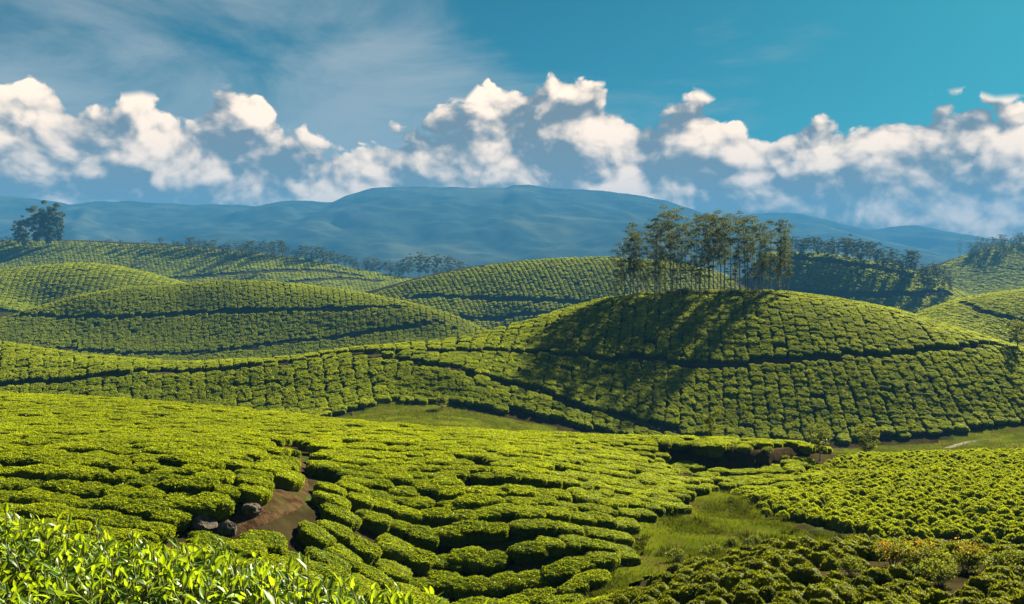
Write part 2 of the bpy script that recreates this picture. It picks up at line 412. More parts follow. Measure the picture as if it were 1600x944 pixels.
M_ORANGE = leaf_mat('orange_shoots', (0.16, 0.085, 0.010), (0.34, 0.16, 0.012), (0.4, 0.22, 0.02), 0.4, 0.004, 0.5, var=0.3)
M_GRASS = leaf_mat('grass_blades', (0.022, 0.034, 0.001), (0.066, 0.080, 0.003), (0.10, 0.12, 0.004), 0.3, 0.001, 0.6, var=0.0, patch=0.9)
M_BARK = rough_mat('bark', (0.11, 0.09, 0.07), (0.27, 0.235, 0.19), 3.0, bump_s=0.4)
M_TWIG = rough_mat('green_stem', (0.07, 0.09, 0.02), (0.12, 0.10, 0.035), 40.0)
M_SOIL = rough_mat('estate_soil', (0.014, 0.011, 0.005), (0.028, 0.022, 0.010), 0.9, (0.030, 0.042, 0.007), 0.25, 0.6, 6.0, spec=0.0)
M_DIRT = rough_mat('trodden_earth', (0.020, 0.012, 0.006), (0.058, 0.036, 0.019), 3.4, (0.028, 0.026, 0.008), 1.6, 1.0, 14.0, spec=0.0)
M_HDIRT = rough_mat('terrace_earth', (0.018, 0.014, 0.007), (0.046, 0.033, 0.018), 0.7, (0.026, 0.032, 0.006), 0.4, 0.8, 6.0, spec=0.0)
M_TURF = rough_mat('valley_turf', (0.028, 0.040, 0.002), (0.062, 0.074, 0.004), 0.45, (0.050, 0.042, 0.010), 0.7, 0.9, 7.0, spec=0.0)
M_ROCK = rough_mat('boulder_stone', (0.030, 0.024, 0.019), (0.105, 0.082, 0.066), 4.0, (0.040, 0.040, 0.018), 7.0, 0.9, 16.0, spec=0.1)
M_TRACK = rough_mat('gravel_track', (0.08, 0.072, 0.058), (0.15, 0.135, 0.11), 0.8, (0.05, 0.055, 0.015), 0.5, 0.5, 8.0, spec=0.0)
M_MOUNT = rough_mat('mountain_side', (0.010, 0.018, 0.016), (0.026, 0.036, 0.028), 0.02, (0.050, 0.058, 0.036), 0.004, 0.0, rough=1.0, spec=0.0)

# ---------------------------------------------------------------- ground
def grid_mesh(name, xs, ys, zs, m_):
    r, c = zs.shape
    v = np.stack([xs, ys, zs], -1).reshape(-1, 3)
    i = np.arange(r*c).reshape(r, c)
    q = np.stack([i[:-1, :-1], i[:-1, 1:], i[1:, 1:], i[1:, :-1]], -1).reshape(-1, 4)
    return mesh_np(name, v, q, [m_])
def make_terrain():
    pxs = np.arange(-700, 2301, 8.0); ds = np.exp(np.linspace(math.log(2.0), math.log(1400), 700))
    PX, D = np.meshgrid(pxs, ds); X = (PX-CX)/F*D; Z = H(X, D)
    # the rise goes on level behind the viewer
    Xb = np.repeat(X[:1], 3, 0)*np.array([[8.0], [4.0], [1.5]]); Db = np.repeat(np.array([[-40.0], [-8.0], [0.5]]), len(pxs), 1)
    Zb = np.repeat(Z[:1], 3, 0)+np.array([[-0.6], [-0.1], [0.0]])
    o = new_obj('terrain', grid_mesh('terrain', np.concatenate([Xb, X]), np.concatenate([Db, D]), np.concatenate([Zb, Z]), M_SOIL), kind='structure')
    tag(o, 'dark estate soil of the rolling tea hills')
    a = np.arange(64)*2*np.pi/64
    v = np.concatenate([[[0, 900, -66.5]], np.stack([3000*np.cos(a), 900+2750*np.sin(a), np.full(64, -66.5)], -1)])
    f = np.array([(0, 1+k, 1+(k+1) % 64) for k in range(64)])
    tag(new_obj('ground', mesh_np('ground', v, f, [M_MOUNT]), kind='structure'), 'low country around the tea hills')
make_terrain()

def make_mountain(name, ridge, D, depth, seed, label, rough):
    ridge = np.array(ridge, float)
    us = np.arange(-700, 2301, 7.0); rz = (HY-np.interp(us, ridge[:, 0], ridge[:, 1]))/F*D
    rz = rz+(fbm(np.stack([us*0.035, us*0+seed, us*0], -1), seed, 4)-0.5)*D*0.0035
    ts = np.concatenate([np.linspace(-0.5, 0, 10)[:-1], np.linspace(0, 1, 90)**1.15])
    U, T = np.meshgrid(us, ts)
    Y = D-np.where(T > 0, T*depth, T*depth); X = (U-CX)/F*D
    n1 = fbm(np.stack([X.ravel()/330+(Y.ravel()/900), Y.ravel()/700, X.ravel()*0+seed], -1), seed, 5).reshape(X.shape)
    rid = 1-np.abs(2*n1-1)
    n2 = fbm(np.stack([X.ravel()/120, Y.ravel()/120, X.ravel()*0+seed], -1), seed+9, 4).reshape(X.shape)-0.5
    At = np.abs(T); prof = np.where(T > 0, 1-At**0.85, 1-(2*At)**1.2)
    env = np.clip(At*5, 0, 1)*np.clip((1-At)*3, 0, 1)
    Z = -68+(rz[None]+68)*prof+env*((rid-0.72)*rough+n2*rough*0.25)
    Z = np.maximum(Z, -68)
    lim = np.where(T > 0, rz[None]*Y/D, 1e9)           # spurs stay under the skyline
    Z = np.where((T > 0) & (rz[None] > 0), np.minimum(Z, lim-0.5*At), Z)
    o = new_obj(name, grid_mesh(name, X, Y, Z, M_MOUNT), kind='structure'); tag(o, label)
make_mountain('mountain', [(-700,300),(-300,296),(0,307),(60,311),(110,319),(160,314),(220,315),(300,321),(330,319),(400,321),(450,314),(520,315),(540,307),(580,295),(640,291),(690,292),(735,294),(790,293),(800,288),(830,289),(870,294),(940,298),(1000,307),(1040,312),(1080,326),(1130,346),(1200,365),(1300,385),(1600,420),(2300,430)],
              2500, 1150, 3, 'broad blue mountain ridge behind the tea hills', 85)
make_mountain('mountain', [(-700,430),(900,420),(1000,392),(1060,368),(1110,350),(1150,339),(1200,331),(1240,333),(1300,346),(1350,359),(1400,354),(1430,351),(1480,363),(1550,380),(1650,385),(1900,360),(2300,340)],
              3000, 1200, 21, 'pale farther mountain under the clouds behind the wooded ridge', 80)

# ---------------------------------------------------------------- paths, turf, track
def resample(pts, step):
    pts = np.asarray(pts, float); s = np.concatenate([[0], np.cumsum(np.linalg.norm(np.diff(pts, axis=0), axis=1))])
    n = max(2, int(s[-1]/step)+1); q = np.linspace(0, s[-1], n)
    return np.stack([np.interp(q, s, pts[:, k]) for k in range(pts.shape[1])], -1)
def smooth(p, it=3):
    p = np.array(p, float)
    for _ in range(it): p[1:-1] = 0.25*p[:-2]+0.5*p[1:-1]+0.25*p[2:]
    return p
PATHS = []
def make_path(img, half, m_, label, name='footpath', lift=0.04, dmin=10, dmax=1300, step=None):
    w = hit(img, dmin, dmax)[:, :2]
    step = step or max(0.35, half*0.6)
    c = smooth(resample(w, step), 4)
    PATHS.append((c, half))
    t = unit(np.gradient(c, axis=0)); nrm = np.stack([-t[:, 1], t[:, 0]], -1)
    k = np.linspace(-1, 1, 7)
    jw = half*(1+0.25*(fbm(np.stack([c[:, 0]*0.8, c[:, 1]*0.8, c[:, 0]*0], -1), 5, 3)-0.5)*2)
    XY = c[:, None]+nrm[:, None]*(k[None, :, None]*jw[:, None, None])
    Z = H(XY[..., 0], XY[..., 1])+lift*(1-0.9*(np.abs(k)[None]**4))
    o = new_obj(name, grid_mesh(name, XY[..., 0], XY[..., 1], Z, m_), kind='structure'); tag(o, label)
make_path([(400,684),(424,690),(447,708),(461,732),(464,757),(452,780),(425,800),(385,818),(345,832)], 0.32, M_DIRT, 'brown dirt path curving down between the near tea rows', dmin=12, lift=0.05)
make_path([(438,795),(410,806),(375,820),(330,834),(290,836)], 0.24, M_DIRT, 'trampled earth by the boulders at the foot of the dirt path', dmin=12, lift=0.03)
make_path([(1240,716),(1215,724),(1170,733),(1110,740),(1065,742),(1050,752),(1080,762),(1125,774)], 0.42, M_HDIRT, 'earth terrace path cut into the spur', dmin=30, lift=0.05)
make_path([(-60,604),(0,600),(100,596),(250,584),(400,572),(500,560),(560,553),(640,551),(720,551),(800,551),(900,555),(1000,563),(1140,568),(1250,561),(1400,551),(1500,543),(1560,540)], 0.5, M_HDIRT, 'terrace path running round the central hill below the grove', dmin=85, lift=0.1)
make_path([(560,556),(640,565),(700,576),(780,595),(850,615),(930,640),(1000,662),(1070,681),(1120,690)], 0.45, M_HDIRT, 'path slanting down the shaded front of the central hill', dmin=85, lift=0.1)
make_path([(28,494),(100,498),(200,495),(320,489),(450,485),(560,482),(625,480)], 0.55, M_HDIRT, 'upper terrace path on the left hill', dmin=160, lift=0.15)
make_path([(90,546),(200,553),(300,553),(360,547),(450,535),(560,522),(640,510),(685,503)], 0.55, M_HDIRT, 'lower terrace path on the left hill', dmin=160, lift=0.15)
make_path([(640,467),(740,466),(850,469),(960,475)], 0.8, M_HDIRT, 'path across the hill behind the central hill', dmin=250, lift=0.2)
make_path([(722,496),(800,494),(860,490),(930,488)], 0.7, M_HDIRT, 'lower path on the hill behind the central hill', dmin=250, lift=0.2)
make_path([(1504,474),(1530,487),(1560,495),(1610,505)], 0.6, M_HDIRT, 'path over the hill at the right edge', dmin=180, dmax=300, lift=0.2)
make_path([(1240,457),(1300,459),(1360,462),(1440,462),(1480,459)], 1.3, M_HDIRT, 'path across the far right slope below the trees', dmin=300, lift=0.3)
make_path([(1240,404),(1300,409),(1360,418),(1420,432)], 1.2, M_HDIRT, 'upper path below the far ridge trees', dmin=300, lift=0.3)
make_path([(240,438),(330,432),(420,425),(500,424),(560,432)], 1.5, M_HDIRT, 'path over the far left slope', dmin=400, lift=0.3)
make_path([(420,448),(480,440),(540,436),(590,440)], 1.5, M_HDIRT, 'lower path over the far left slope', dmin=400, lift=0.3)
make_path([(1430,712),(1455,707),(1480,701),(1500,695),(1520,691),(1545,689)], 0.42, M_TRACK, 'pale gravel track across the valley grass at right', name='track', dmin=60, lift=0.12)
G1 = np.array([(870,955),(930,905),(985,888),(958,868),(938,830),(1000,810),(1100,797),(1082,776),(1140,768),(1170,792),(1190,817),(1250,838),(1335,855),(1180,862),(1090,888),(1015,898),(970,925),(940,955)], float)
G2 = np.array([(480,672),(500,664),(555,650),(605,634),(690,631),(735,648),(815,661),(880,676),(910,705),(480,700)], float)
G3 = np.array([(1240,745),(1250,706),(1420,698),(1480,694),(1600,670),(1800,650),(1800,735),(1400,740)], float)
def inpoly(x, y, poly):
    x = np.asarray(x); r = np.zeros(x.shape, bool); n = len(poly); j = n-1
    for i in range(n):
        xi, yi = poly[i]; xj, yj = poly[j]
        c = ((yi > y) != (yj > y)) & (x < (xj-xi)*(y-yi)/(yj-yi+1e-12)+xi)
        r ^= c; j = i
    return r
def make_turf(poly, d0, d1, step, label, nb, bl, seed, hs=1.0, tuss=0):
    rng = np.random.default_rng(seed)
    pxs = np.arange(poly[:, 0].min()-30, poly[:, 0].max()+30, step*F/d0); ds = np.arange(d0, d1, step)
    PX, D = np.meshgrid(pxs, ds); X = (PX-CX)/F*D; Z = H(X, D)
    ins = inpoly(PX, PY(PX, D), poly)
    r, c = ins.shape; idx = np.arange(r*c).reshape(r, c)
    keep = ins[:-1, :-1] | ins[1:, 1:] | ins[:-1, 1:] | ins[1:, :-1]
    q = np.stack([idx[:-1, :-1], idx[:-1, 1:], idx[1:, 1:], idx[1:, :-1]], -1)[keep]
    used = np.unique(q); rm = np.full(r*c, -1); rm[used] = np.arange(len(used))
    n = (fbm(np.stack([X.ravel()*0.8, D.ravel()*0.8, X.ravel()*0], -1), seed, 4)-0.4)*0.16*hs
    v = np.stack([X, D, Z], -1).reshape(-1, 3); v[:, 2] += 0.05+np.maximum(n, -0.02)
    o = new_obj('valley_grass', mesh_np('valley_grass', v[used], rm[q], [M_TURF]), kind='structure'); tag(o, label)
    # standing blades
    k = rng.integers(0, len(q), nb); u1, u2 = rng.random((2, nb))
    a, b, cc = v[q[k, 0]], v[q[k, 1]], v[q[k, 3]]
    p = a+(b-a)*u1[:, None]+(cc-a)*u2[:, None]
    cl = fbm(p*[0.55, 0.55, 0], seed+3, 3); ok = rng.random(nb) < np.clip((cl-0.35)*4, 0.12, 1); p = p[ok]; nb = len(p)
    h = bl*(0.5+rng.random(nb)); an = rng.random(nb)*6.283; w = h*0.16
    s = np.stack([np.cos(an), np.sin(an), an*0], -1); ln = rng.normal(0, 0.35, (nb, 3)); ln[:, 2] = 1
    v2 = np.stack([p-s*w[:, None], p+s*w[:, None], p+ln*h[:, None]], 1).reshape(-1, 3)
    tn = np.repeat(np.clip(rng.normal(0.55, 0.25, nb), 0, 1), 3)
    for _ in range(tuss):                                 # coarse tussocks
        c = p[rng.integers(0, len(p))]; m_ = 70; r = rng.uniform(0.08, 0.28)
        a = rng.random(m_)*6.283; rr = r*rng.random(m_)**0.5; b0 = c+np.stack([np.cos(a)*rr*1.5, np.sin(a)*rr, a*0], -1)
        hh = (0.05+0.5*r)*rng.uniform(0.5, 1.2, m_); o_ = np.stack([np.cos(a)*0.6, np.sin(a)*0.6, a*0+1], -1)*hh[:, None]
        sd = np.stack([-np.sin(a), np.cos(a), a*0], -1)*(hh*0.14)[:, None]
        v2 = np.concatenate([v2, np.stack([b0-sd, b0+sd, b0+o_], 1).reshape(-1, 3)]); tn = np.concatenate([tn, np.full(m_*3, np.clip(rng.normal(0.15, 0.2), 0, 1))]); nb += m_
    new_obj('grass', mesh_np('grass', v2, np.arange(nb*3).reshape(-1, 3), [M_GRASS], False, {'tint': tn}), label='short tufts of grass on the '+label.split(',')[0], kind='stuff', category='grass')
make_turf(G1, 19, 40, 0.3, 'rough green gully floor, below the cut spur', 60000, 0.06, 4, 2.0, 70)
make_turf(G2, 60, 97, 0.8, 'sunlit valley meadow, at the foot of the central hill', 40000, 0.14, 5)
make_turf(G3, 58, 104, 0.9, 'valley meadow, at the right edge', 30000, 0.14, 6)
# boulders by the dirt path (their ground is kept free of tea)
ROCKS = [((318,823), 0.36, 0.24, 'large dark boulder at the foot of the dirt path'), ((392,803), 0.24, 0.22, 'brown boulder in the bank left of the dirt path'), ((356,832), 0.24, 0.22, 'small low stone between two boulders by the dirt path')]
def make_rock(px, py, r, h, label, seed):
    w = hit([(px, py)], 12)[0]; rng = np.random.default_rng(seed)
    n, m_ = 14, 20
    th = np.linspace(0, np.pi, n)[1:-1]; an = np.arange(m_)*2*np.pi/m_
    T, A = np.meshgrid(th, an, indexing='ij')
    v = np.stack([np.sin(T)*np.cos(A), np.sin(T)*np.sin(A), np.cos(T)], -1).reshape(-1, 3)
    v = np.concatenate([[[0, 0, 1.]], v, [[0, 0, -1.]]])
    v *= (0.72+0.55*fbm(v*1.5+seed*5, seed, 4))[:, None]
    for _ in range(5):                                    # fracture planes
        nn = unit(rng.normal(0, 1, 3)); c = rng.uniform(0.55, 0.8); d = v@nn; v -= nn*np.maximum(d-c, 0)[:, None]*0.85
    v += unit(v)*((fbm(v*5+seed, seed+3, 3)-0.5)*0.12)[:, None]
    v *= [r, r*0.85, h]
    i = 1+np.arange((n-2)*m_).reshape(n-2, m_); j = np.roll(i, -1, 1)
    q = np.stack([i[:-1], i[1:], j[1:], j[:-1]], -1).reshape(-1, 4)
    t = np.concatenate([np.stack([np.zeros(m_, int), i[0], j[0]], -1), np.stack([np.full(m_, len(v)-1), j[-1], i[-1]], -1)])
    o = new_obj('boulder', mesh_np('boulder', v, [t, q], [M_ROCK], False), label=label, category='boulder', group='boulders by the dirt path')
    o.location = (w[0], w[1], w[2]+h*0.2); o.rotation_euler = (0, 0, rng.random()*6)
    PATHS.append((np.array([[w[0]-0.01, w[1]], [w[0]+0.01, w[1]-0.2]]), r*1.0))
for k, (p, r, h, lb) in enumerate(ROCKS): make_rock(p[0], p[1], r, h, lb, 31+k)
# ground kept clear for shrubs
SHRUB_SPOTS = [(1395,888,0.50,0.55,'o'),(1448,893,0.62,0.62,'o'),(1508,892,0.55,0.55,'o'),(1330,900,0.40,0.34,'d'),(1562,890,0.50,0.42,'d'),(1060,880,0.42,0.36,'d'),(1105,872,0.48,0.42,'d'),(1145,858,0.34,0.36,'d'),(1182,856,0.36,0.34,'d'),(1225,853,0.36,0.30,'d'),(1470,915,0.5,0.42,'d')]
for px, py, r, h, k in SHRUB_SPOTS:
    w = hit([(px, py)], 12)[0]; PATHS.append((np.array([[w[0]-0.01, w[1]], [w[0]+0.01, w[1]]]), r*0.8))

# ---------------------------------------------------------------- tea
def bush_mesh(name, seed, nr, na, nleaf, lsize, m1=None, m2=None, dome=False, amp=1.0):
    """a clipped tea bush: flat-topped cushion of leaves, 1 x 1 m footprint, about 0.62 m high, rooted below its base"""
    rng = np.random.default_rng(seed)
    prof = np.array([(0, 1.0), (0.3, 1.0), (0.55, 0.985), (0.76, 0.955), (0.90, 0.88), (0.98, 0.72), (1.0, 0.48), (0.96, 0.22), (0.88, -0.05), (0.76, -0.5)])
    if dome: prof = np.array([(0, 1.0), (0.28, 0.97), (0.52, 0.88), (0.72, 0.72), (0.88, 0.50), (0.97, 0.28), (1.0, 0.10), (0.94, -0.1), (0.8, -0.5)])
    s = np.linspace(0, 1, len(prof)); q = np.linspace(0, 1, nr)
    pr = np.interp(q, s, prof[:, 0]); pz = np.interp(q, s, prof[:, 1])
    ex = rng.uniform(2.1, 3.4)
    ph1, ph2, ph3 = rng.random(3)*6.28
    def surf(rr, zz, an):
        c, sn = np.cos(an), np.sin(an)
        R = 0.5/(np.abs(c)**ex+np.abs(sn)**ex)**(1/ex)*(1+0.08*np.sin(2*an+ph3)+0.08*np.sin(3*an+ph1)+0.06*np.sin(5*an+ph2)+0.03*np.sin(8*an+ph3))
        x, y = rr*R*c, rr*R*sn
        p = np.stack([x, y, zz*0.62], -1)
        n = fbm(p*4.2+seed*7.1, seed, 3)-0.5
        n2 = vnoise(p*13+seed*3.3, seed+5)-0.5
        k = 1+(0.5 if dome else 0.20)*n+0.05*n2
        p[..., 0] *= k; p[..., 1] *= k; p[..., 2] = p[..., 2]+np.where(zz > 0.3, (0.34 if dome else 0.16*amp)*n+0.05*n2, 0)
        return p
    A = np.arange(na)*2*np.pi/na
    RR, AA = np.meshgrid(pr[1:], A, indexing='ij'); ZZ = np.repeat(pz[1:, None], na, 1)
    v = np.concatenate([surf(np.array([0.0]), np.array([1.0]), np.array([0.0])), surf(RR.ravel(), ZZ.ravel(), AA.ravel())])
    i = 1+np.arange((nr-1)*na).reshape(nr-1, na); j = np.roll(i, -1, 1)
    quads = np.stack([i[:-1], i[1:], j[1:], j[:-1]], -1).reshape(-1, 4)
    tris = np.stack([np.zeros(na, int), i[0], j[0]], -1)
    tint = np.clip(0.45+0.5*(fbm(v*6+seed, seed+2, 2)-0.5), 0, 1)
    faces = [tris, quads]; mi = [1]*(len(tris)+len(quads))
    if nleaf:
        t = rng.random(nleaf)**0.6*0.80; rr = np.interp(t, s, prof[:, 0]); zz = np.interp(t, s, prof[:, 1]); an = rng.random(nleaf)*6.2832
        p = surf(rr, zz, an); e = 0.01
        p1 = surf(np.interp(t+e, s, prof[:, 0]), np.interp(t+e, s, prof[:, 1]), an); p2 = surf(rr, zz, an+e)
        nn = unit(np.cross(p1-p, p2-p)+np.array([0, 0, 1e-4])); nn *= np.where((nn*np.stack([np.cos(an), np.sin(an), np.ones(nleaf)*1.5], -1)).sum(1) < 0, -1, 1)[:, None]
        d = unit(rng.normal(0, 1, (nleaf, 3))+nn*0.75+np.array([0, 0, 0.55]))
        ln = unit(rng.normal(0, 0.6, (nleaf, 3))+nn+np.array([0, 0, 0.4])); ln = unit(ln-d*(ln*d).sum(1)[:, None])
        L = lsize*rng.uniform(0.6, 1.25, nleaf)
        lv, lf = leaf_quads(p+nn*(lsize*0.22*rng.random(nleaf))[:, None], d, ln, L, L*rng.uniform(0.4, 0.55, nleaf))
        faces = [np.concatenate([tris, lf+len(v)]), quads]
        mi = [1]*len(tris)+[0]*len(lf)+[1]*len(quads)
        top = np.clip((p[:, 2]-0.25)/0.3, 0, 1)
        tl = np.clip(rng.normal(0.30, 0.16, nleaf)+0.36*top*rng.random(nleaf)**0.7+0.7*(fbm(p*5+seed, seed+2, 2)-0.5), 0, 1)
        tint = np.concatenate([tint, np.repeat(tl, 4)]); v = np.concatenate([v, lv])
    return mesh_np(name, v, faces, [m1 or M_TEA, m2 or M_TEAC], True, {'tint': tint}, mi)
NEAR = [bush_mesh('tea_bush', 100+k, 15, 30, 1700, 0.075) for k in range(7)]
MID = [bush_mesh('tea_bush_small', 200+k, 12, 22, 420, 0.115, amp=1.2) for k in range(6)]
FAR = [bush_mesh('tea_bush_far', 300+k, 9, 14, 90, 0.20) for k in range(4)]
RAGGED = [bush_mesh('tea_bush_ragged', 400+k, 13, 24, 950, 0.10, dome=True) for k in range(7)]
RAGGED_DARK = [bush_mesh('tea_bush_dark', 430+k, 13, 24, 800, 0.10, M_TEADARK, M_TEADARK, dome=True) for k in range(7)]  # ragged bushes in the darker leaf tones
LODS = [NEAR, MID, FAR, RAGGED, RAGGED_DARK]

def path_clear(x, y, extra=0.0):
    ok = np.ones(len(x), bool)
    for c, half in PATHS:
        lo = c.min(0)-4; hi = c.max(0)+4
        m_ = ok & (x > lo[0]) & (x < hi[0]) & (y > lo[1]) & (y < hi[1])
        k = np.nonzero(m_)[0]
        if len(k) == 0: continue
        P0 = np.stack([x[k], y[k]], -1); best = np.full(len(k), 1e9)
        a, b = c[:-1], c[1:]
        for i in range(0, len(a)):
            ab = b[i]-a[i]; t = np.clip(((P0-a[i])@ab)/(ab@ab+1e-9), 0, 1)
            best = np.minimum(best, ((P0-a[i]-t[:, None]*ab)**2).sum(1))
        ok[k[best < (half+extra)**2]] = False
    return ok
class Occ:
    def __init__(s, cell): s.c = cell; s.g = {}
    def free(s, x, y, r, line):
        i, j = int(x//s.c), int(y//s.c)
        for a in (i-1, i, i+1):
            for b in (j-1, j, j+1):
                for (u, v, l) in s.g.get((a, b), ()):
                    if l != line and (u-x)**2+(v-y)**2 < r*r: return False
        return True
    def put(s, x, y, line): s.g.setdefault((int(x//s.c), int(y//s.c)), []).append((x, y, line))
BUSH = []     # x, y, yaw, length along row, width across, height, lod, field, row
LINE = [0]
def field(fid, member, seeds, dirf, across, along, height, lod, sv=0.0, jit=0.10, skip=0.02, pair=0.0, steps=200, extra=0.35, merge=1.12, fill=1.04, rmin=0.72):
    """rows of bushes traced through a field. member(px,d)->bool, dirf(px,d,x,y)->unit (n,2), seeds: list of (n,2) world points"""
    rng = np.random.default_rng(1000+fid); occ = Occ(across)
    for sd in seeds:
        sd = np.asarray(sd, float)
        lines = []
        for sgn in (1, -1):
            p = sd.copy(); prev = None; tr = [p.copy()] if sgn > 0 else []
            for _ in range(steps):
                px = CX+F*p[:, 0]/p[:, 1]
                v = dirf(px, p[:, 1], p[:, 0], p[:, 1]); p = p+sgn*v*along
                p[:, 1] = np.maximum(p[:, 1], 6.0)
                tr.append(p.copy())
            lines.append(np.array(tr))
        full = np.concatenate([lines[1][::-1], lines[0]])          # (steps, nseed, 2)
        S, K = full.shape[:2]
        X = full[..., 0].ravel(); Y = full[..., 1].ravel(); PXX = CX+F*X/Y
        inside = member(PXX, Y)
        k = np.nonzero(inside)[0]; ok = path_clear(X[k], Y[k], extra); inside[k[~ok]] = False
        V = dirf(PXX, Y, X, Y).reshape(S, K, 2); inside = inside.reshape(S, K)
        for c in range(K):
            LINE[0] += 1; ln = LINE[0]
            off = rng.random()*along
            for r in np.nonzero(inside[:, c])[0]:
                x, y = full[r, c]; v = V[r, c]; x += v[0]*off; y += v[1]*off
                if not occ.free(x, y, across*rmin, ln): continue
                occ.put(x, y, ln)
                if rng.random() < skip: continue
                x += rng.normal(0, jit*across*0.5); y += rng.normal(0, jit*across*0.5)
                yaw = math.atan2(v[1], v[0])+rng.normal(0, 0.10)
                if sv: q_ = rng.uniform(1-sv, 1+sv*0.5)
                else: q_ = 1.0
                if rng.random() < pair:
                    for sg in (-1, 1):
                        BUSH.append((x-v[1]*sg*across*0.225, y+v[0]*sg*across*0.225, yaw+rng.normal(0, 0.2), along*1.36*rng.uniform(0.9, 1.15), across*0.54*rng.uniform(0.9, 1.1), height*rng.uniform(0.85, 1.15), lod, fid, ln))
                else:
                    BUSH.append((x, y, yaw, q_*along*merge*rng.uniform(0.9, 1.12), q_*across*fill*0.93*rng.uniform(0.88, 1.06), (0.5+0.5*q_)*height*rng.uniform(0.85, 1.15), lod, fid, ln))
def col_dir(ks):
    ks = np.array(ks, float)
    def f(px, d, x, y):
        k = np.interp(px, ks[:, 0], ks[:, 1]); v = np.stack([k, -np.ones_like(k)], -1); return unit(v)
    return f
def fan_dir(lean=0.0):
    def f(px, d, x, y): return unit(np.stack([-(px-CX)/F+lean, -np.ones_like(px)], -1))
    return f
def seeds_px(p0, p1, d, spacing):
    """seed points along constant or interpolated forward distance"""
    out = []; px = p0
    while px < p1:
        dd = float(np.interp(px, d[0], d[1])) if isinstance(d, tuple) else d
        out.append(((px-CX)/F*dd, dd)); px += spacing*F/dd
    return np.array(out)
def rng_member(p0, p1, lo, hi, polys=(), extra=None):
    lo = np.array(lo, float); hi = np.array(hi, float)
    def f(px, d):
        m_ = (px > p0) & (px < p1) & (d > np.interp(px, lo[:, 0], lo[:, 1])) & (d < np.interp(px, hi[:, 0], hi[:, 1]))
        k = np.nonzero(m_)[0]
        if len(k) and polys:
            py = PY(px[k], d[k])
            for po in polys: m_[k[inpoly(px[k], py, po)]] = False
        if extra is not None: m_ &= extra(px, d)
        return m_
    return f

# near slope: rows along the contour, bending uphill towards the spur
ANG = np.array([(-300,20,-4),(0,20,-6),(250,20,-10),(430,22,-8),(600,20,2),(850,20,14),(600,28,4),(800,28,18),(950,30,40),(1000,36,52),(800,38,16),(600,40,2),(300,30,-8),(0,35,-3),(0,50,0),(400,46,-4),(1060,38,50),(1150,45,8),(1250,45,-4),(1150,38,20),(1280,41,12),(950,24,24),(900,44,22)], float)
AC = tc(ANG[:, 0], ANG[:, 1])
def near_dir(px, d, x, y):
    q = tc(px, d); r2 = ((q[:, None]-AC[None])**2).sum(-1)+1e-4; w = 1/r2**1.5
    a = np.radians((w*ANG[:, 2]).sum(1)/w.sum(1)); return np.stack([np.cos(a), np.sin(a)], -1)
N_LO = [(-400,17),(300,18),(480,19),(650,20),(900,20.5),(950,24),(1000,26),(1040,31),(1090,34),(1140,36.4),(1200,37.5),(1300,42),(1345,46)]
N_HI = [(-400,57),(0,57),(200,55),(430,51),(560,48),(700,45.5),(900,46.5),(1030,48.5),(1240,50.5),(1345,50.5)]
memN = rng_member(-330, 1345, N_LO, N_HI, (G1, G3))
sN = [seeds_px(p, p+1, 20, 9) for p in ()]
def depth_seeds(px, d0, d1, sp): ds = np.arange(d0, d1, sp); return np.stack([(px-CX)/F*ds, ds], -1)
field(1, memN, [depth_seeds(250, 13, 57, 0.74), depth_seeds(650, 15, 47, 0.74), depth_seeds(980, 20, 49, 0.73), depth_seeds(1120, 35, 50, 0.73), depth_seeds(-150, 13, 57, 0.73), depth_seeds(820, 17, 47, 0.73), depth_seeds(1230, 38, 51, 0.73), depth_seeds(450, 14, 52, 0.73)],
      near_dir, 0.70, 0.68, 0.33, 0, sv=0.16, jit=0.22, skip=0.02, steps=110, extra=0.34, merge=1.34, fill=1.15, rmin=0.89)
# right knoll: smaller, ragged bushes
R_LO = [(1140,36),(1165,34),(1200,31.5),(1350,30),(1500,29.5),(1900,29.5)]
R_HI = [(1140,36.5),(1200,38),(1250,42),(1350,48),(1450,49.5),(1900,49.5)]
def r_dir(px, d, x, y): a = np.radians(28+0*px); return np.stack([np.cos(a), np.sin(a)], -1)
memR = rng_member(1140, 1850, R_LO, R_HI, (G1,))
field(2, memR, [depth_seeds(1450, 26, 52, 0.52), depth_seeds(1250, 28, 50, 0.52), depth_seeds(1650, 26, 52, 0.52), depth_seeds(1800, 26, 52, 0.52)], r_dir, 0.47, 0.43, 0.30, 3, sv=0.3, jit=0.5, skip=0.07, steps=92, merge=1.3, fill=1.25)
# rough slope, bottom right
S_LO = [(900,20.5),(960,16),(1000,12.5),(1900,11)]
S_HI = [(900,20.6),(1000,21.5),(1100,21.8),(1300,22.8),(1900,22.8)]
memS = rng_member(930, 1850, S_LO, S_HI, (G1,))
def s_dir(px, d, x, y): a = np.radians(8+0*px); return np.stack([np.cos(a), np.sin(a)], -1)
field(3, memS, [depth_seeds(1250, 10, 24, 0.45), depth_seeds(1600, 10, 24, 0.45), depth_seeds(1050, 10, 24, 0.45)], s_dir, 0.42, 0.38, 0.25, 4, sv=0.45, jit=0.8, skip=0.22, steps=80, merge=1.25, fill=1.2)
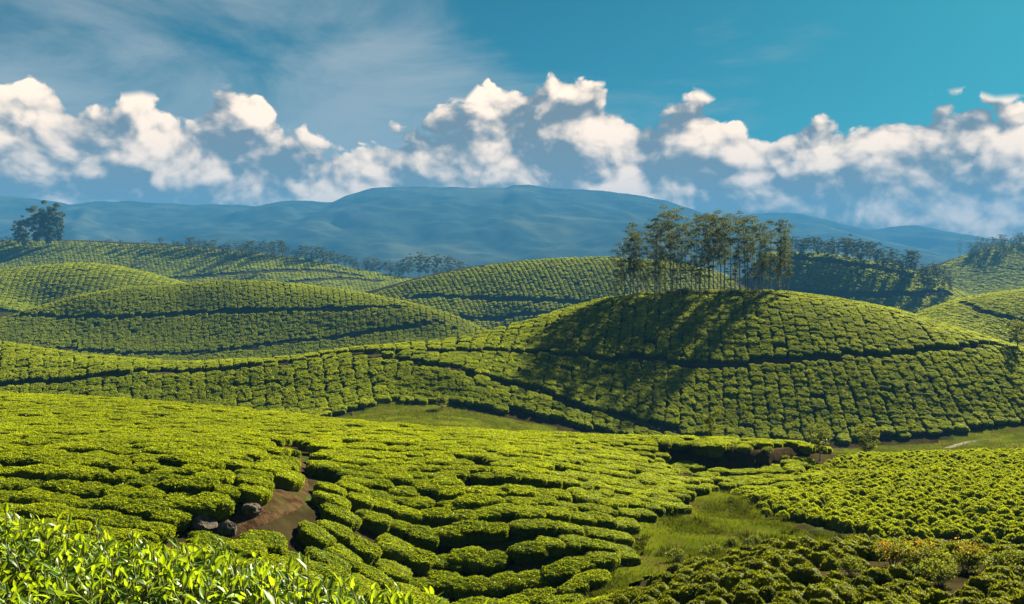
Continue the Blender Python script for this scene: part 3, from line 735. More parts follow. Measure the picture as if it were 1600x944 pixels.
# central hill
K_FOOT = [(-400,88),(250,89),(470,88.5),(560,91.5),(605,94.2),(690,95.5),(740,95.5),(820,95.5),(1000,95.8),(1250,96.7),(1500,99.5),(1600,102.5),(1900,106)]
K_CREST = [(-400,118),(0,114),(130,111),(280,109),(430,110),(560,112.5),(700,116),(860,123),(960,130),(1100,134),(1230,134),(1400,132),(1560,126),(1700,120),(1900,120)]
KD = col_dir([(-400,.75),(0,.52),(200,.40),(480,.28),(600,.20),(700,.02),(800,-.14),(1000,-.2),(1200,-.19),(1400,-.13),(1700,-.06)])
memK = rng_member(-330, 1850, K_FOOT, K_CREST, (G2,))
kx = [p for p, _ in K_FOOT]
def mid_line(t): return (kx, [np.interp(p, kx, [q for _, q in K_FOOT])*(1-t)+np.interp(p, [a for a, _ in K_CREST], [b for _, b in K_CREST])*t for p in kx])
field(4, memK, [seeds_px(-330, 1850, mid_line(t), 1.52) for t in (0.45, 0.85, 0.1)], KD, 1.48, 0.80, 0.44, 1, sv=0.12, jit=0.10, skip=0.012, pair=0.6, steps=44, extra=0.32, merge=1.45, fill=1.06)
# left hill, its neighbour behind, and the far slopes
B_LO = [(-400,206.7),(0,208.5),(300,205.4),(600,207.3),(720,211),(780,219.1)]
B_HI = [(-400,239.5),(0,230.2),(60,235.2),(120,239.5),(200,243.9),(350,247.6),(450,247.6),(550,244.5),(640,239.5),(700,235.2),(770,229.6)]
field(5, rng_member(-200, 775, B_LO, B_HI), [seeds_px(-200, 775, d, 1.42) for d in (225, 237, 212)], fan_dir(0.05), 1.38, 0.85, 0.45, 1, sv=0.15, skip=0.03, pair=0.6, steps=50, extra=0.5, merge=1.4, fill=1.0)
field(6, rng_member(-200, 420, [(-200,285),(420,290)], [(-200,345),(100,337),(160,340),(230,343),(420,350)]), [seeds_px(-200, 420, d, 2.0) for d in (318, 300)], fan_dir(-0.15), 1.95, 1.3, 0.8, 2, steps=34, extra=0.6)
field(7, rng_member(560, 1160, [(560,319),(760,311.5),(1160,314)], [(560,345.5),(650,351),(750,357.5),(850,363),(950,366),(1050,367),(1160,364)]), [seeds_px(560, 1160, d, 1.65) for d in (322, 342, 308)], fan_dir(0.25), 1.6, 1.1, 0.7, 2, steps=60, extra=0.8, skip=0.03)
field(8, rng_member(-150, 830, [(-150,484),(600,489),(830,509)], [(-150,544.5),(200,543),(400,548),(600,555),(830,560)]), [seeds_px(-150, 830, d, 2.15) for d in (515, 492, 541)], fan_dir(0.1), 2.1, 1.5, 0.85, 2, steps=50, extra=1.0, skip=0.04)
field(9, rng_member(1180, 1560, [(1180,387.5),(1560,387.5)], [(1180,433),(1300,433),(1400,429),(1460,424),(1560,416)]), [seeds_px(1180, 1560, d, 1.9) for d in (410, 394, 427)], fan_dir(-0.35), 1.85, 1.3, 0.8, 2, steps=46, extra=1.0, skip=0.04)
field(10, rng_member(1390, 1720, [(1390,233.7),(1720,233.7)], [(1390,259),(1440,262.3),(1500,268.4),(1560,271.6),(1720,273.3)]), [seeds_px(1390, 1720, d, 1.55) for d in (253, 240, 266)], fan_dir(-0.4), 1.5, 1.0, 0.6, 2, steps=46, extra=0.7)
field(11, rng_member(1420, 1720, [(1420,560),(1720,560)], [(1420,620),(1480,627),(1560,640),(1720,642.5)]), [seeds_px(1420, 1720, d, 3.2) for d in (590, 570, 620)], fan_dir(-0.2), 3.0, 2.3, 1.1, 2, steps=60, extra=1.0)

B = np.array(BUSH)
bx, by = B[:, 0], B[:, 1]; bz = H(bx, by); bn = normals(bx, by, PY0)
kn = np.where(B[:, 7] < 4, 0.7, 0.9)[:, None]; bn = unit(bn*kn+np.array([[0, 0, 1.0]])*(1-kn))
ax = np.stack([np.cos(B[:, 2]), np.sin(B[:, 2]), np.zeros(len(B))], -1); ax = unit(ax-bn*(ax*bn).sum(1)[:, None]); ay = np.cross(bn, ax)
bh = B[:, 5]/0.62
Rm = np.stack([ax, ay, bn], -1)                      # columns
ey = -np.arcsin(np.clip(Rm[:, 2, 0], -1, 1)); exx = np.arctan2(Rm[:, 2, 1], Rm[:, 2, 2]); ez = np.arctan2(Rm[:, 1, 0], Rm[:, 0, 0])
bs = np.stack([B[:, 3], B[:, 4], bh], -1)
bpx = CX+F*bx/by; bqy = HY-F*(bz+0.5*B[:, 5])/by
vr = np.random.default_rng(7).integers(0, 1000, len(B))
# which near bushes show: not hidden behind a crest
vis = np.zeros(len(B), bool)
nk = np.nonzero(((B[:, 6] == 0) | (B[:, 6] >= 3)) & (bpx > 5) & (bpx < 1595) & (bqy < 935) & (bqy > 600))[0]
for k in nk:
    dd = np.linspace(6, by[k]-1.0, 60); vis[k] = np.all(PY(np.full(60, bpx[k]), dd)-0.6*F/dd*0 > bqy[k]-1)
edge_y = np.interp(bpx, [0, 230, 400, 500, 600, 700, 720], [780, 800, 838, 870, 905, 940, 960])
vis &= ~((bqy > edge_y-8) & (bpx < 715))
size = B[:, 3]*B[:, 4]/by**2
cand = np.nonzero(vis)[0]; cand = cand[np.argsort(-size[cand])][:300]
WHERE = {1: 'near tea slope', 2: 'right tea knoll', 3: 'bottom right slope'}
rows = {}
for k in cand: rows.setdefault((int(B[k, 7]), int(B[k, 8])), []).append(k)
order = {}
for key, ks in rows.items(): order.setdefault(key[0], []).append((-np.mean(bqy[ks]), key))
single = set()
for fid, lst in order.items():
    lst.sort()
    for r, (_, key) in enumerate(lst):
        ks = sorted(rows[key], key=lambda k: bpx[k])
        for c, k in enumerate(ks):
            ms_ = LODS[int(B[k, 6])]; me = ms_[vr[k] % len(ms_)]
            o = new_obj('tea_bush', me, label='clipped tea bush, %s from left in the %s row up on the %s' % (ordinal(c+1), ordinal(r+1), WHERE[fid]),
                        category='tea bush', group='tea bushes on the '+WHERE[fid])
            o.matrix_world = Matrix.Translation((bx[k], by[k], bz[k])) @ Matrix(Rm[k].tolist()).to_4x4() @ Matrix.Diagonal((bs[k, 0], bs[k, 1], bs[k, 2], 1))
            single.add(int(k))
rest = np.array([k for k in range(len(B)) if k not in single])
print('bushes', len(B), 'single', len(single), [int((B[:, 7] == f).sum()) for f in range(1, 12)])
def tea_mass():
    me = bpy.data.meshes.new('tea_bushes'); me.vertices.add(len(rest))
    me.vertices.foreach_set('co', np.stack([bx, by, bz], -1)[rest].astype(np.float32).ravel())
    for nm, arr in (('rot', np.stack([exx, ey, ez], -1)), ('scl', bs)):
        a = me.attributes.new(nm, 'FLOAT_VECTOR', 'POINT'); a.data.foreach_set('vector', arr[rest].astype(np.float32).ravel())
    for nm, arr in (('lod', B[:, 6].astype(np.int32)), ('variant', vr.astype(np.int32))):
        a = me.attributes.new(nm, 'INT', 'POINT'); a.data.foreach_set('value', arr[rest].astype(np.int32))
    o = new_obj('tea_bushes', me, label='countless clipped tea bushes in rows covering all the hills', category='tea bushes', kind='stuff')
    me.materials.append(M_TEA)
    g = bpy.data.node_groups.new('tea_rows', 'GeometryNodeTree')
    g.interface.new_socket('Geometry', in_out='INPUT', socket_type='NodeSocketGeometry')
    g.interface.new_socket('Geometry', in_out='OUTPUT', socket_type='NodeSocketGeometry')
    N = g.nodes; L = g.links.new
    gi = N.new('NodeGroupInput'); go = N.new('NodeGroupOutput'); jn = N.new('GeometryNodeJoinGeometry')
    def attr(nm, ty):
        a = N.new('GeometryNodeInputNamedAttribute'); a.data_type = ty; a.inputs[0].default_value = nm
        return [s for s in a.outputs if s.enabled][0]
    rot = attr('rot', 'FLOAT_VECTOR'); scl = attr('scl', 'FLOAT_VECTOR'); lod = attr('lod', 'INT'); var = attr('variant', 'INT')
    for l, ms in enumerate(LODS):
        j2 = N.new('GeometryNodeJoinGeometry')
        for me2 in ms:
            so = bpy.data.objects.new('tea_bush_source', me2)
            oi = N.new('GeometryNodeObjectInfo'); oi.inputs['Object'].default_value = so; oi.inputs['As Instance'].default_value = False
            gt = N.new('GeometryNodeGeometryToInstance'); L(oi.outputs['Geometry'], gt.inputs[0]); L(gt.outputs[0], j2.inputs[0])
        cp = N.new('FunctionNodeCompare'); cp.data_type = 'INT'; cp.operation = 'EQUAL'
        ii = [s for s in cp.inputs if s.enabled]; L(lod, ii[0]); ii[1].default_value = l
        md = N.new('ShaderNodeMath'); md.operation = 'MODULO'; L(var, md.inputs[0]); md.inputs[1].default_value = len(ms)
        ip = N.new('GeometryNodeInstanceOnPoints'); ip.inputs['Pick Instance'].default_value = True
        L(gi.outputs[0], ip.inputs['Points']); L(cp.outputs[0], ip.inputs['Selection']); L(j2.outputs[0], ip.inputs['Instance'])
        L(md.outputs[0], ip.inputs['Instance Index']); L(rot, ip.inputs['Rotation']); L(scl, ip.inputs['Scale'])
        L(ip.outputs[0], jn.inputs[0])
    L(jn.outputs[0], go.inputs[0])
    mo = o.modifiers.new('rows', 'NODES'); mo.node_group = g
tea_mass()

# ---------------------------------------------------------------- trees
def tree_meshes(seed, h=11.0, ncl=17, first=0.38, spread=1.5, rc=0.62, nl=70, leaf=0.21, umbrella=0.55, mat_l=None, trunk_r=0.13, fork=False):
    rng = np.random.default_rng(seed)
    n = 9; t = np.linspace(0, 1, n)
    bend = rng.normal(0, 0.35, 2); wob = rng.normal(0, 0.10, (n, 2)); wob[0] = 0
    tp = np.stack([bend[0]*t**1.6+wob[:, 0]*t, bend[1]*t**1.6+wob[:, 1]*t, -0.5+t*(h*0.965+0.5)], -1)
    W = Acc(); v, q = tube(tp, trunk_r*(1-0.82*t)*(1+0.5*np.exp(-t*18)), 7); W.add(v, q)
    C = Acc(); az = rng.random()*6.28
    cl = [(tp[-1]+[0, 0, 0.25], rc*0.95)]
    for k in range(ncl):
        f = first+(0.97-first)*((k+rng.random())/ncl)
        b = np.array([np.interp(f, t, tp[:, i]) for i in range(3)])
        az += 2.4+rng.normal(0, 0.4)
        prof = math.sin(math.pi*min(1, max(0.08, (1.06-f)/(1.06-first)))**0.75)*0.75+0.35
        ln = spread*prof*rng.uniform(0.6, 1.2); up = rng.uniform(0.5, 1.35)
        e = b+np.array([math.cos(az)*ln, math.sin(az)*ln, ln*up])
        midp = (b+e)/2+np.array([0, 0, -0.08*ln])+rng.normal(0, 0.05, 3)
        r0 = trunk_r*(1-0.8*f)*0.5
        v, q = tube([b, midp, e], [r0, r0*0.6, r0*0.25], 4); W.add(v, q)
        cl.append((e+[0, 0, 0.1], rc*rng.uniform(0.6, 1.15)))
        if rng.random() < 0.6: cl.append((midp+rng.normal(0, 0.25, 3), rc*rng.uniform(0.4, 0.7)))
    for c, r in cl:
        m_ = int(nl*(r/rc)**1.5)+8
        u = unit(rng.normal(0, 1, (m_, 3))); u[:, 2] = np.where(rng.random(m_) < 0.72, np.abs(u[:, 2]), u[:, 2])
        p = c+u*(rng.random(m_)**0.4)[:, None]*r*np.array([1, 1, umbrella])
        d = unit(rng.normal(0, 1, (m_, 3))*[1, 1, 0.5]+u*0.6-np.array([0, 0, 0.25])); nn = unit(rng.normal(0, 0.7, (m_, 3))+[0, 0, 0.8]); nn = unit(nn-d*(nn*d).sum(1)[:, None])
        L = leaf*rng.uniform(0.6, 1.3, m_)
        v, f_ = leaf_quads(p, d, nn, L, L*0.46); C.add(v, f_, np.repeat(np.clip(rng.normal(0.45, 0.22, m_)+rng.normal(0, 0.12), 0, 1), 4))
    return W.mesh('trunk', [M_BARK]), C.mesh('crown', [mat_l or M_TREE], True, 'tint')
TALL = [tree_meshes(500+k, 11, 13+(k % 4)*4, 0.20+0.08*(k % 4), 0.95+0.28*(k % 3), 0.56+0.08*(k % 3), 100, 0.20, 0.8, None, 0.085+0.02*(k % 2)) for k in range(12)]
BROAD = [tree_meshes(560+k, 11, 34, 0.12, 2.9, 1.4, 330, 0.45, 0.75, None, 0.22) for k in range(3)]
FARV = [tree_meshes(600+k, 11, 17, 0.24, 1.9, 1.1, 90, 0.42, 0.65, M_FARTREE, 0.13) for k in range(6)]
BUSHY = [tree_meshes(640+k, 11, 17, 0.10, 3.2, 1.7, 70, 0.55, 0.75, M_FARTREE, 0.22) for k in range(5)]
def place_tree(proto, x, y, h, yaw, label, group, name='tall_tree', wide=1.0, sink=0.0):
    root = new_obj(name, None, label=label, category='tree', group=group)
    root.location = (x, y, float(H(x, y))-sink); s = h/11.0; root.scale = (s*wide, s*wide, s); root.rotation_euler = (0, 0, yaw)
    new_obj('trunk', proto[0], root); new_obj('crown', proto[1], root)
def tree_set(items, protos, label, group, name, seed, count_from='left'):
    """items: (px, d, height m, width factor)"""
    rng = np.random.default_rng(seed)
    items = sorted(items, key=lambda t: t[0])
    for k, (px, d, h, w) in enumerate(items):
        place_tree(protos[int(rng.integers(0, len(protos)))], (px-CX)/F*d, d, h, rng.random()*6.28, label % ordinal(k+1), group, name, w)
rt = np.random.default_rng(77)
# grove on the central hill
TOPS = np.array([(940,405),(965,388),(988,352),(1008,362),(1028,345),(1048,331),(1065,352),(1080,343),(1105,338),(1130,338),(1145,352),(1165,341),(1180,352),(1195,348),(1215,345),(1235,372),(1250,395)], float)
items = []
for px in (972,985,990,997,1002,1012,1023,1027,1033,1040,1049,1057,1063,1072,1081,1088,1093,1101,1108,1115,1122,1127,1131,1142,1150,1156,1165,1175,1179,1186,1191,1198,1205,1215,1220,1226):
    d = rt.uniform(124.5, 137) if px > 1005 else rt.uniform(125, 130)
    z = float(H((px-CX)/F*d, d)); top = np.interp(px, TOPS[:, 0], TOPS[:, 1])+abs(rt.normal(0, 7))*(1 if rt.random() < .6 else 2.2)
    items.append((px, d, (HY-top)/F*d-z, rt.uniform(0.85, 1.15)))
for px, top in ((988,352),(1048,330),(1105,337),(1130,337),(1166,341),(1214,345),(1028,345)):
    d = 128+rt.uniform(-2, 4); items.append((px+2.5, d, (HY-top)/F*d-float(H((px-CX)/F*d, d)), 1.1))
tree_set(items, TALL, 'slender tall tree, %s from the left in the hilltop grove', 'trees of the hilltop grove', 'tall_tree', 3)
items = [(962,126.5,5.2,1.5),(976,127,6.5,1.4),(1232,129,6.8,1.3),(1038,130,5.2,1.4),(1148,131,5.5,1.4),(1192,129,5.0,1.4),(1088,129,4.6,1.5),(1010,128,4.5,1.5)]
tree_set(items, TALL, 'low leafy young tree, %s from the left among the hilltop grove trunks', 'young trees in the hilltop grove', 'young_tree', 4)
# ridge wood, far right
ET = np.array([(1225,375),(1240,368),(1262,370),(1300,374),(1325,372),(1345,378),(1375,379),(1400,382),(1420,388),(1440,400),(1460,408),(1480,418),(1490,440)], float)
items = []
for k in range(62):
    px = 1226+262*(k+rt.random())/62; d = np.interp(px, [1226, 1400, 1490], [430.5, 427, 417])+rt.uniform(-5 if px < 1370 else -16, 7)
    top = np.interp(px, ET[:, 0], ET[:, 1])+abs(rt.normal(0, 6)); z = float(H((px-CX)/F*d, d))
    if d < np.interp(px, [1226, 1400, 1490], [430.5, 427, 417])-6: h = rt.uniform(7, 10)
    else: h = max(5.0, (HY-top)/F*d-z)
    items.append((px, d, h, rt.uniform(0.95, 1.3)))
tree_set(items, FARV, 'hazy tree, %s from the left in the wood on the far right ridge', 'trees on the far right ridge', 'ridge_tree', 5)
# clump on the far left ridge and the belt along it
items = []
for k in range(17):
    px = 622+112*(k+rt.random())/17; d = rt.uniform(560, 574); z = float(H((px-CX)/F*d, d))
    top = np.interp(px, [620, 635, 660, 690, 715, 735], [408, 402, 398, 400, 404, 416])+abs(rt.normal(0, 3)); items.append((px, d, max(4.0, (HY-top)/F*d-z), rt.uniform(0.9, 1.2)))
tree_set(items, FARV, 'hazy tree, %s from the left in the small clump behind the middle hill', 'clump of trees behind the middle hill', 'ridge_tree', 6)
items = []
for k in range(105):
    px = 130+500*(k+rt.random())/105; d = np.interp(px, [0, 200, 400, 600, 660], [535, 535, 545, 560, 566])+rt.uniform(-9, 6)
    hp = np.interp(px, [130, 180, 260, 300, 420, 520, 630], [6, 9, 13, 17, 20, 20, 18])*rt.uniform(0.5, 1.2); items.append((px, d, hp*d/F, rt.uniform(1.1, 1.8)))
tree_set(items, FARV+BUSHY, 'small tree, %s from the left in the belt along the far left ridge', 'tree belt on the far left ridge', 'ridge_tree', 7)
# big trees at the left edge
items = [(38,533,14.0,0.95),(58,534,17.5,0.85),(76,532,20.0,0.78),(93,536,14.5,0.6),(28,538,9.0,1.0)]
tree_set(items, BROAD, 'big dark tree, %s from the left in the cluster at the left skyline', 'big trees on the left skyline', 'broad_tree', 8)
items = [(108,534,11.0,0.5),(140,534,5.0,0.6),(160,536,4.0,0.8)]
tree_set(items, TALL, 'thin lone tree, %s to the right of the big skyline trees', 'thin trees on the left skyline', 'young_tree', 9)
items = [(4,532,4.5,1.2),(14,533,5.0,1.3),(48,528,4,1.6),(100,530,4,1.5),(118,531,3.5,1.5)]
tree_set(items, BUSHY, 'low dark bushy tree, %s from the left under the skyline trees', 'bushy trees on the left skyline', 'bushy_tree', 10)
# woods on the far right hill
items = [(1500,628,12.5,0.9),(1527,634,10.5,0.8),(1483,625,5.0,0.8)]
tree_set(items, TALL, 'lone tree, %s from the left on the crest of the far right hill', 'lone trees on the far right hill', 'ridge_tree', 11)
items = []
for k in range(36):
    px = 1512+125*(k+rt.random())/36; d = np.interp(px, [1480, 1520, 1560, 1620], [625, 632, 637, 640])+rt.uniform(-20, 4); items.append((px, d, rt.uniform(4, 7), rt.uniform(1.0, 1.5)))
tree_set(items, BUSHY, 'bushy tree, %s from the left in the wood capping the far right hill', 'wood on the far right hill', 'bushy_tree', 12)
# darker scrub on the far left slope
items = []
for (px, d) in [(305,478),(318,485),(332,480),(346,490),(360,484),(322,500),(338,505),(352,502),(372,478),(384,470),(396,466),(408,474),(205,470),(214,476),(224,472),(66,500),(300,510),(366,512),(388,500),(330,468)]:
    items.append((px+rt.uniform(-4, 4), 548+(d-548)*0.5, rt.uniform(2.6, 4.6), rt.uniform(1.2, 1.8)))
tree_set(items, BUSHY, 'bushy tree, %s from the left among the scrub on the far left slope', 'scrub on the far left slope', 'bushy_tree', 13)

# ---------------------------------------------------------------- shrubs and saplings
def shrub_mesh(name, seed, nl, leaf, m_, lumps=6, flat=0.8, lift=0.0):
    """leafy shrub about 1 m in radius and 1 m high"""
    rng = np.random.default_rng(seed); C = Acc()
    for k in range(lumps):
        a = rng.random()*6.28; rr = rng.random()**0.5*0.55
        c = np.array([math.cos(a)*rr, math.sin(a)*rr, lift+0.28+0.3*rng.random()]); r = rng.uniform(0.34, 0.5)
        n = nl//lumps; u = unit(rng.normal(0, 1, (n, 3))); u[:, 2] = np.where(rng.random(n) < 0.7, np.abs(u[:, 2]), u[:, 2])
        p = c+u*(rng.random(n)**0.35)[:, None]*r*[1, 1, flat]; p += (rng.normal(0, 0.03, (n, 3)))
        p[:, 2] = np.maximum(p[:, 2], 0.0)
        d = unit(rng.normal(0, 0.9, (n, 3))+u*0.7+[0, 0, 0.4]); nn = unit(rng.normal(0, 0.7, (n, 3))+[0, 0, 0.6]); nn = unit(nn-d*(nn*d).sum(1)[:, None])
        L = leaf*rng.uniform(0.6, 1.3, n); v, f_ = leaf_quads(p, d, nn, L, L*0.45)
        C.add(v, f_, np.repeat(np.clip(rng.normal(0.42, 0.24, n), 0, 1), 4))
    T = Acc()
    for k in range(lumps+2):
        a = rng.random()*6.28; e = np.array([math.cos(a)*0.45, math.sin(a)*0.45, lift+0.55]); v, q = tube([[0, 0, -0.15], e*[0.35, 0.35, 0.5], e], [0.035, 0.022, 0.008], 5); T.add(v, q)
    return T.mesh('stem', [M_BARK]), C.mesh(name, [m_], True, 'tint')
def place_shrub(proto, x, y, r, h, label, group, name='shrub', yaw=0.0, extra=None):
    root = new_obj(name, None, label=label, category='shrub', group=group)
    root.location = (x, y, float(H(x, y))); root.scale = (r, r, h); root.rotation_euler = (0, 0, yaw)
    new_obj('stem', proto[0], root); new_obj('foliage', proto[1], root)
    if extra is not None: new_obj('shoot_tips', extra, root)
SH_D = [shrub_mesh('foliage', 700+k, 1500, 0.11, M_SHRUB) for k in range(3)]
SH_L = [shrub_mesh('foliage', 720+k, 700, 0.16, M_SHRUB) for k in range(3)]
SH_O = [shrub_mesh('shoot_tips', 740+k, 170, 0.10, M_ORANGE, lift=0.16)[1] for k in range(2)]
no = nd = 0
for px, py, r, h, k in sorted(SHRUB_SPOTS):
    w = hit([(px, py)], 12)[0]
    if k == 'o':
        no += 1; place_shrub(SH_D[no % 3], w[0], w[1], r, h, 'orange tipped shrub, %s from the left on the bottom right slope' % ordinal(no), 'orange tipped shrubs', 'orange_tipped_shrub', no*1.3, SH_O[no % 2])
    else:
        nd += 1; place_shrub(SH_D[nd % 3], w[0], w[1], r, h, 'dark rounded shrub, %s from the left along the bottom right slope' % ordinal(nd), 'dark shrubs on the bottom right slope', 'shrub', nd*2.1)
for k, (px, d, r, h) in enumerate([(1010,127,0.9,0.9),(1030,128,0.8,0.8),(1046,127.5,0.9,0.9),(1060,127,1.2,1.2),(1072,127,1.2,1.3),(1088,127,1.0,1.0),(1103,127,1.1,1.1),(1116,127,0.9,0.9),(1130,127,1.1,1.0),(1146,127.5,1.2,1.1),(1160,127,1.2,1.2),(1176,127.5,1.0,0.9),(1190,128,0.9,0.8),(1204,128,0.9,0.8),(1211,127,0.8,0.9)]):
    place_shrub(SH_L[k % 3], (px-CX)/F*d, d, r, h, 'dark undergrowth shrub, %s from the left at the feet of the grove trees' % ordinal(k+1), 'undergrowth of the hilltop grove', 'shrub', k*1.1)
w = (1585, 76); place_shrub(SH_L[0], (w[0]-CX)/F*w[1], w[1], 1.4, 1.0, 'dark bush on the valley meadow at the right edge', None)
w = (690, 93.5); place_shrub(SH_L[1], (w[0]-CX)/F*w[1], w[1], 0.7, 1.6, 'pale bush at the edge of the sunlit valley meadow', None)
for k, (px, d, r, h) in enumerate([(1040,43.4,0.34,0.5),(1062,43.7,0.3,0.42),(1090,43.6,0.36,0.45),(1118,43.8,0.3,0.5),(1145,44.0,0.34,0.45),(1172,44.3,0.3,0.4),(1200,44.7,0.34,0.42),(1225,45.3,0.3,0.4)]):
    place_shrub(SH_L[(k+1) % 3], (px-CX)/F*(d-0.35), d-0.35, r, h, 'scrubby plant, %s from the left hanging on the shaded cut bank' % ordinal(k+1), 'plants on the cut bank', 'shrub', k*1.7)
SAP = [tree_meshes(800+k, 11, 20, 0.30, 3.6, 1.9, 95, 0.75, 0.8, M_SHRUB, 0.28) for k in range(3)]
for px, d, h, wd, lb in [(1355,51,1.6,1.0,'small round-headed tree standing at the end of the cut spur'),(1281,45,1.35,1.1,'loose pale sapling growing out of the tea on the spur'),(1111,48.5,1.3,0.8,'tiny sapling on the crest above the cut terrace'),(890,110.5,2.6,0.8,'small tree on the terrace path of the central hill'),(1590,118,3.0,1.2,'brownish bush tree where the central hill meets the right edge')]:
    place_tree(SAP[int(px) % 3], (px-CX)/F*d, d, h, px*0.1, lb, None, 'sapling', wd)

# ---------------------------------------------------------------- tea bush right below the viewer
def leaf_mesh(seed, n=6):
    """a tea leaf 1 long along +Y: pointed blade with a folded midrib, wavy edge and a curled tip"""
    rng = np.random.default_rng(seed); t = np.linspace(0, 1, n+1)
    w = 0.185*np.sin(np.pi*np.clip(t, 0, 1)**0.85)**0.85*(1-0.15*t)*rng.uniform(0.85, 1.15); w[0] = 0.012; w[-1] = 0.004
    curl = rng.uniform(0.05, 0.30); fold = rng.uniform(0.2, 0.5)
    z = curl*(t-0.35)**2*np.where(t > 0.35, -1, -0.3)*1.6
    rowz = [-1, -0.55, 0, 0.55, 1]; v = []
    for k in range(n+1):
        for s in rowz:
            wave = 0.018*math.sin(k*2.3+s*3+seed) if abs(s) == 1 else 0
            v.append((s*w[k], t[k], z[k]+abs(s)**1.3*w[k]*fold+wave*(0 < k < n)))
    q = []
    for k in range(n):
        for s in range(4): a = k*5+s; q.append((a, a+1, a+6, a+5))
    return np.array(v), np.array(q)
LEAVES = [leaf_mesh(k) for k in range(8)]
def leaf_frames(d, nrm):
    s = unit(np.cross(d, nrm)); nn = np.cross(s, d); return np.stack([s, d, nn], -1)
def fore_bush():
    rng = np.random.default_rng(5)
    root = new_obj('tea_bush', None, label='large close tea bush with bright yellow-green young leaves, bottom left corner', category='tea bush')
    cxy = np.array([-1.25, 1.55]); root.location = (cxy[0], cxy[1], float(H(cxy[0], cxy[1])))
    R0 = np.array(root.location)
    def edge_d(px): return np.interp(px, [-500, 0, 100, 230, 330, 420, 520, 620, 720, 900], [2.75, 2.78, 2.72, 2.62, 2.55, 2.46, 2.34, 2.24, 2.12, 1.8])
    def topz(x, y):
        px = CX+F*x/np.maximum(y, 0.4); e = edge_d(px)-y
        base = -0.715+0.035*(fbm(np.stack([x*3, y*3, x*0], -1), 3, 3)-0.5)*2
        return base-0.55*np.clip((0.16-e)/0.30, 0, 1)**2-0.05*np.clip((0.4-e)/0.4, 0, 1)
    pos = []; dirs = []; nrms = []; lens = []; tints = []
    S = Acc()
    n = 0
    while n < 2500:
        x = rng.uniform(-2.1, 0.05); y = rng.uniform(0.95, 2.85)
        px = CX+F*x/y
        if px < -260 or y > edge_d(px)+0.10 or px > 760: continue
        n += 1
        z = float(topz(np.array([x]), np.array([y]))[0]); tall = rng.random() < 0.10
        z += rng.normal(0, 0.012)+(0.035 if tall else 0)
        tip = np.array([x, y, z]); lean = unit(np.array([rng.normal(0, 0.25), rng.normal(0, 0.25), 1.0]))
        v, q = tube([tip-lean*0.16, tip-lean*0.08, tip], [0.0022, 0.0018, 0.0012], 4); S.add(v-R0, q)
        a0 = rng.random()*6.28; young = rng.random()
        for k in range(6):
            a = a0+k*2.4+rng.normal(0, 0.25); out = np.array([math.cos(a), math.sin(a), 0])
            up = [2.0, 0.95, 0.55, 0.3, 0.1, -0.1][k]*rng.uniform(0.6, 1.4)
            d = unit(out+lean*up+rng.normal(0, 0.2, 3)); p = tip-lean*(0.006+0.022*k)
            nn = unit(-out*up*0.8+np.array([0, 0, 1.0])+rng.normal(0, 0.15, 3))
            L = [0.026, 0.040, 0.050, 0.056, 0.060, 0.062][k]*rng.uniform(0.75, 1.2)
            pos.append(p); dirs.append(d); nrms.append(nn); lens.append(L)
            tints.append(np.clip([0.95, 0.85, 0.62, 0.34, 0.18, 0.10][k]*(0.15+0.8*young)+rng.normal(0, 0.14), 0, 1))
    pos = np.array(pos); dirs = np.array(dirs); nrms = np.array(nrms); lens = np.array(lens); tints = np.array(tints)
    fr = leaf_frames(dirs, nrms); kind = rng.integers(0, len(LEAVES), len(pos))
    mid = pos+dirs*lens[:, None]*0.5; ppx = CX+F*mid[:, 0]/mid[:, 1]; ppy = HY-F*mid[:, 2]/mid[:, 1]
    inframe = (ppx > 8) & (ppx < 720) & (ppy < 936) & (ppy > 770)
    level = np.tile(np.arange(6), len(pos)//6)
    above = mid[:, 2]-topz(mid[:, 0], mid[:, 1])
    score = np.where(inframe & (level < 4), lens/mid[:, 1]*(1+6*np.clip(above, -0.05, 0.08)), -1)
    pick = np.argsort(-score)[:300]; sel = np.zeros(len(pos), bool); sel[pick] = True
    # the picked leaves: objects of their own, in four tints of mesh
    cache = {}
    for k in pick:
        key = (int(kind[k]), int(tints[k]*4.99))
        if key not in cache:
            v, q = LEAVES[key[0]]; cache[key] = mesh_np('leaf', v, q, [M_FLEAF], True, {'tint': np.full(len(v), (key[1]+0.5)/5)})
        o = new_obj('leaf', cache[key], root)
        o.matrix_local = Matrix.Translation(pos[k]-R0) @ Matrix(fr[k].tolist()).to_4x4() @ Matrix.Scale(float(lens[k]), 4)
    A = Acc()
    for k in range(len(LEAVES)):
        i = np.nonzero((kind == k) & ~sel)[0]; v, q = LEAVES[k]
        vv = np.einsum('nij,mj->nmi', fr[i], v)*lens[i][:, None, None]+(pos[i]-R0)[:, None]
        qq = (np.arange(len(i))*len(v))[:, None, None]+q[None]
        A.add(vv.reshape(-1, 3), qq.reshape(-1, 4), np.repeat(tints[i], len(v)))
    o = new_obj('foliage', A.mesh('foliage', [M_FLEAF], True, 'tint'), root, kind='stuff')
    new_obj('stems', S.mesh('stems', [M_TWIG]), root, kind='stuff')
    # woody frame under the leaves
    Wd = Acc()
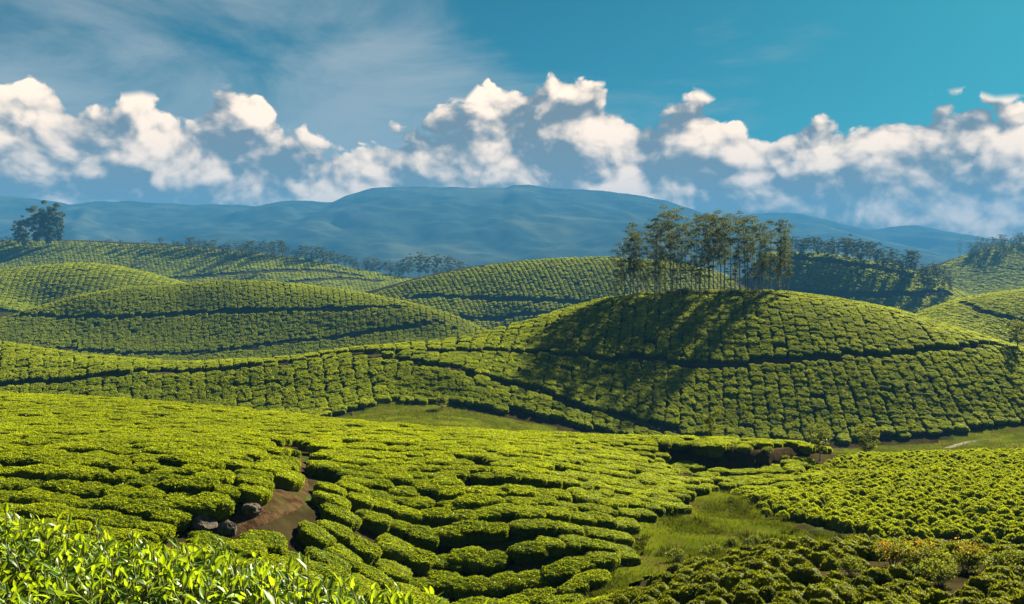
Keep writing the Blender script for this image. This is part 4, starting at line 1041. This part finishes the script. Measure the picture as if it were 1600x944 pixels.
    for k in range(26):
        e = np.array([rng.uniform(-0.75, 1.0), rng.uniform(-0.55, 0.85), 0.0]); px = CX+F*(e[0]+R0[0])/(e[1]+R0[1])
        if e[1]+R0[1] > edge_d(px)-0.1: continue
        e[2] = float(topz(np.array([e[0]+R0[0]]), np.array([e[1]+R0[1]]))[0])-0.14-R0[2]
        v, q = tube([[0, 0, -0.1], [e[0]*0.35, e[1]*0.35, e[2]*0.45], e], [0.03, 0.018, 0.006], 6); Wd.add(v, q)
    new_obj('branches', Wd.mesh('branches', [M_BARK]), root)
    # inner foliage that closes the view into the bush
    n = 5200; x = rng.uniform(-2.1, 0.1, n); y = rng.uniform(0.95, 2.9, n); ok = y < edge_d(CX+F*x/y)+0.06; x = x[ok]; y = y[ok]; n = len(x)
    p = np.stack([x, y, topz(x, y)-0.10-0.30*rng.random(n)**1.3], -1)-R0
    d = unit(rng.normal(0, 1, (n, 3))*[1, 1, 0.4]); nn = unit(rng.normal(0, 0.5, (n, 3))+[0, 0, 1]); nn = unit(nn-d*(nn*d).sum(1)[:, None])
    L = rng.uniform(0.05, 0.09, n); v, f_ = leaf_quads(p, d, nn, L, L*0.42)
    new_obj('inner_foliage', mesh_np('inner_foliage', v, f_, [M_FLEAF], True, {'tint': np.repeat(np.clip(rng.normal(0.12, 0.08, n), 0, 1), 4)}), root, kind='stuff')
fore_bush()

# ---------------------------------------------------------------- haze
def make_haze():
    x0, x1, y0, y1, z0, z1 = -3600, 3600, -1900, 3700, -70, HAZE_TOP
    v = np.array([(x, y, z) for x in (x0, x1) for y in (y0, y1) for z in (z0, z1)])
    f = np.array([(0, 1, 3, 2), (4, 6, 7, 5), (0, 4, 5, 1), (2, 3, 7, 6), (0, 2, 6, 4), (1, 5, 7, 3)])
    m_, N, out = mat('haze_air')
    pv = N.n('ShaderNodeVolumePrincipled'); pv.inputs['Color'].default_value = HAZE_COL; pv.inputs['Density'].default_value = HAZE_DEN
    pv.inputs['Anisotropy'].default_value = 0.0
    N.t.links.new(pv.outputs[0], out.inputs['Volume'])
    o = new_obj('haze', mesh_np('haze', v, f, [m_], False), kind='stuff'); tag(o, 'thin blue haze filling the valley air', 'haze')
HAZE_TOP = 200.0
HAZE_COL = (0.036, 0.156, 0.345, 1); HAZE_DEN = 3.8e-4
make_haze()
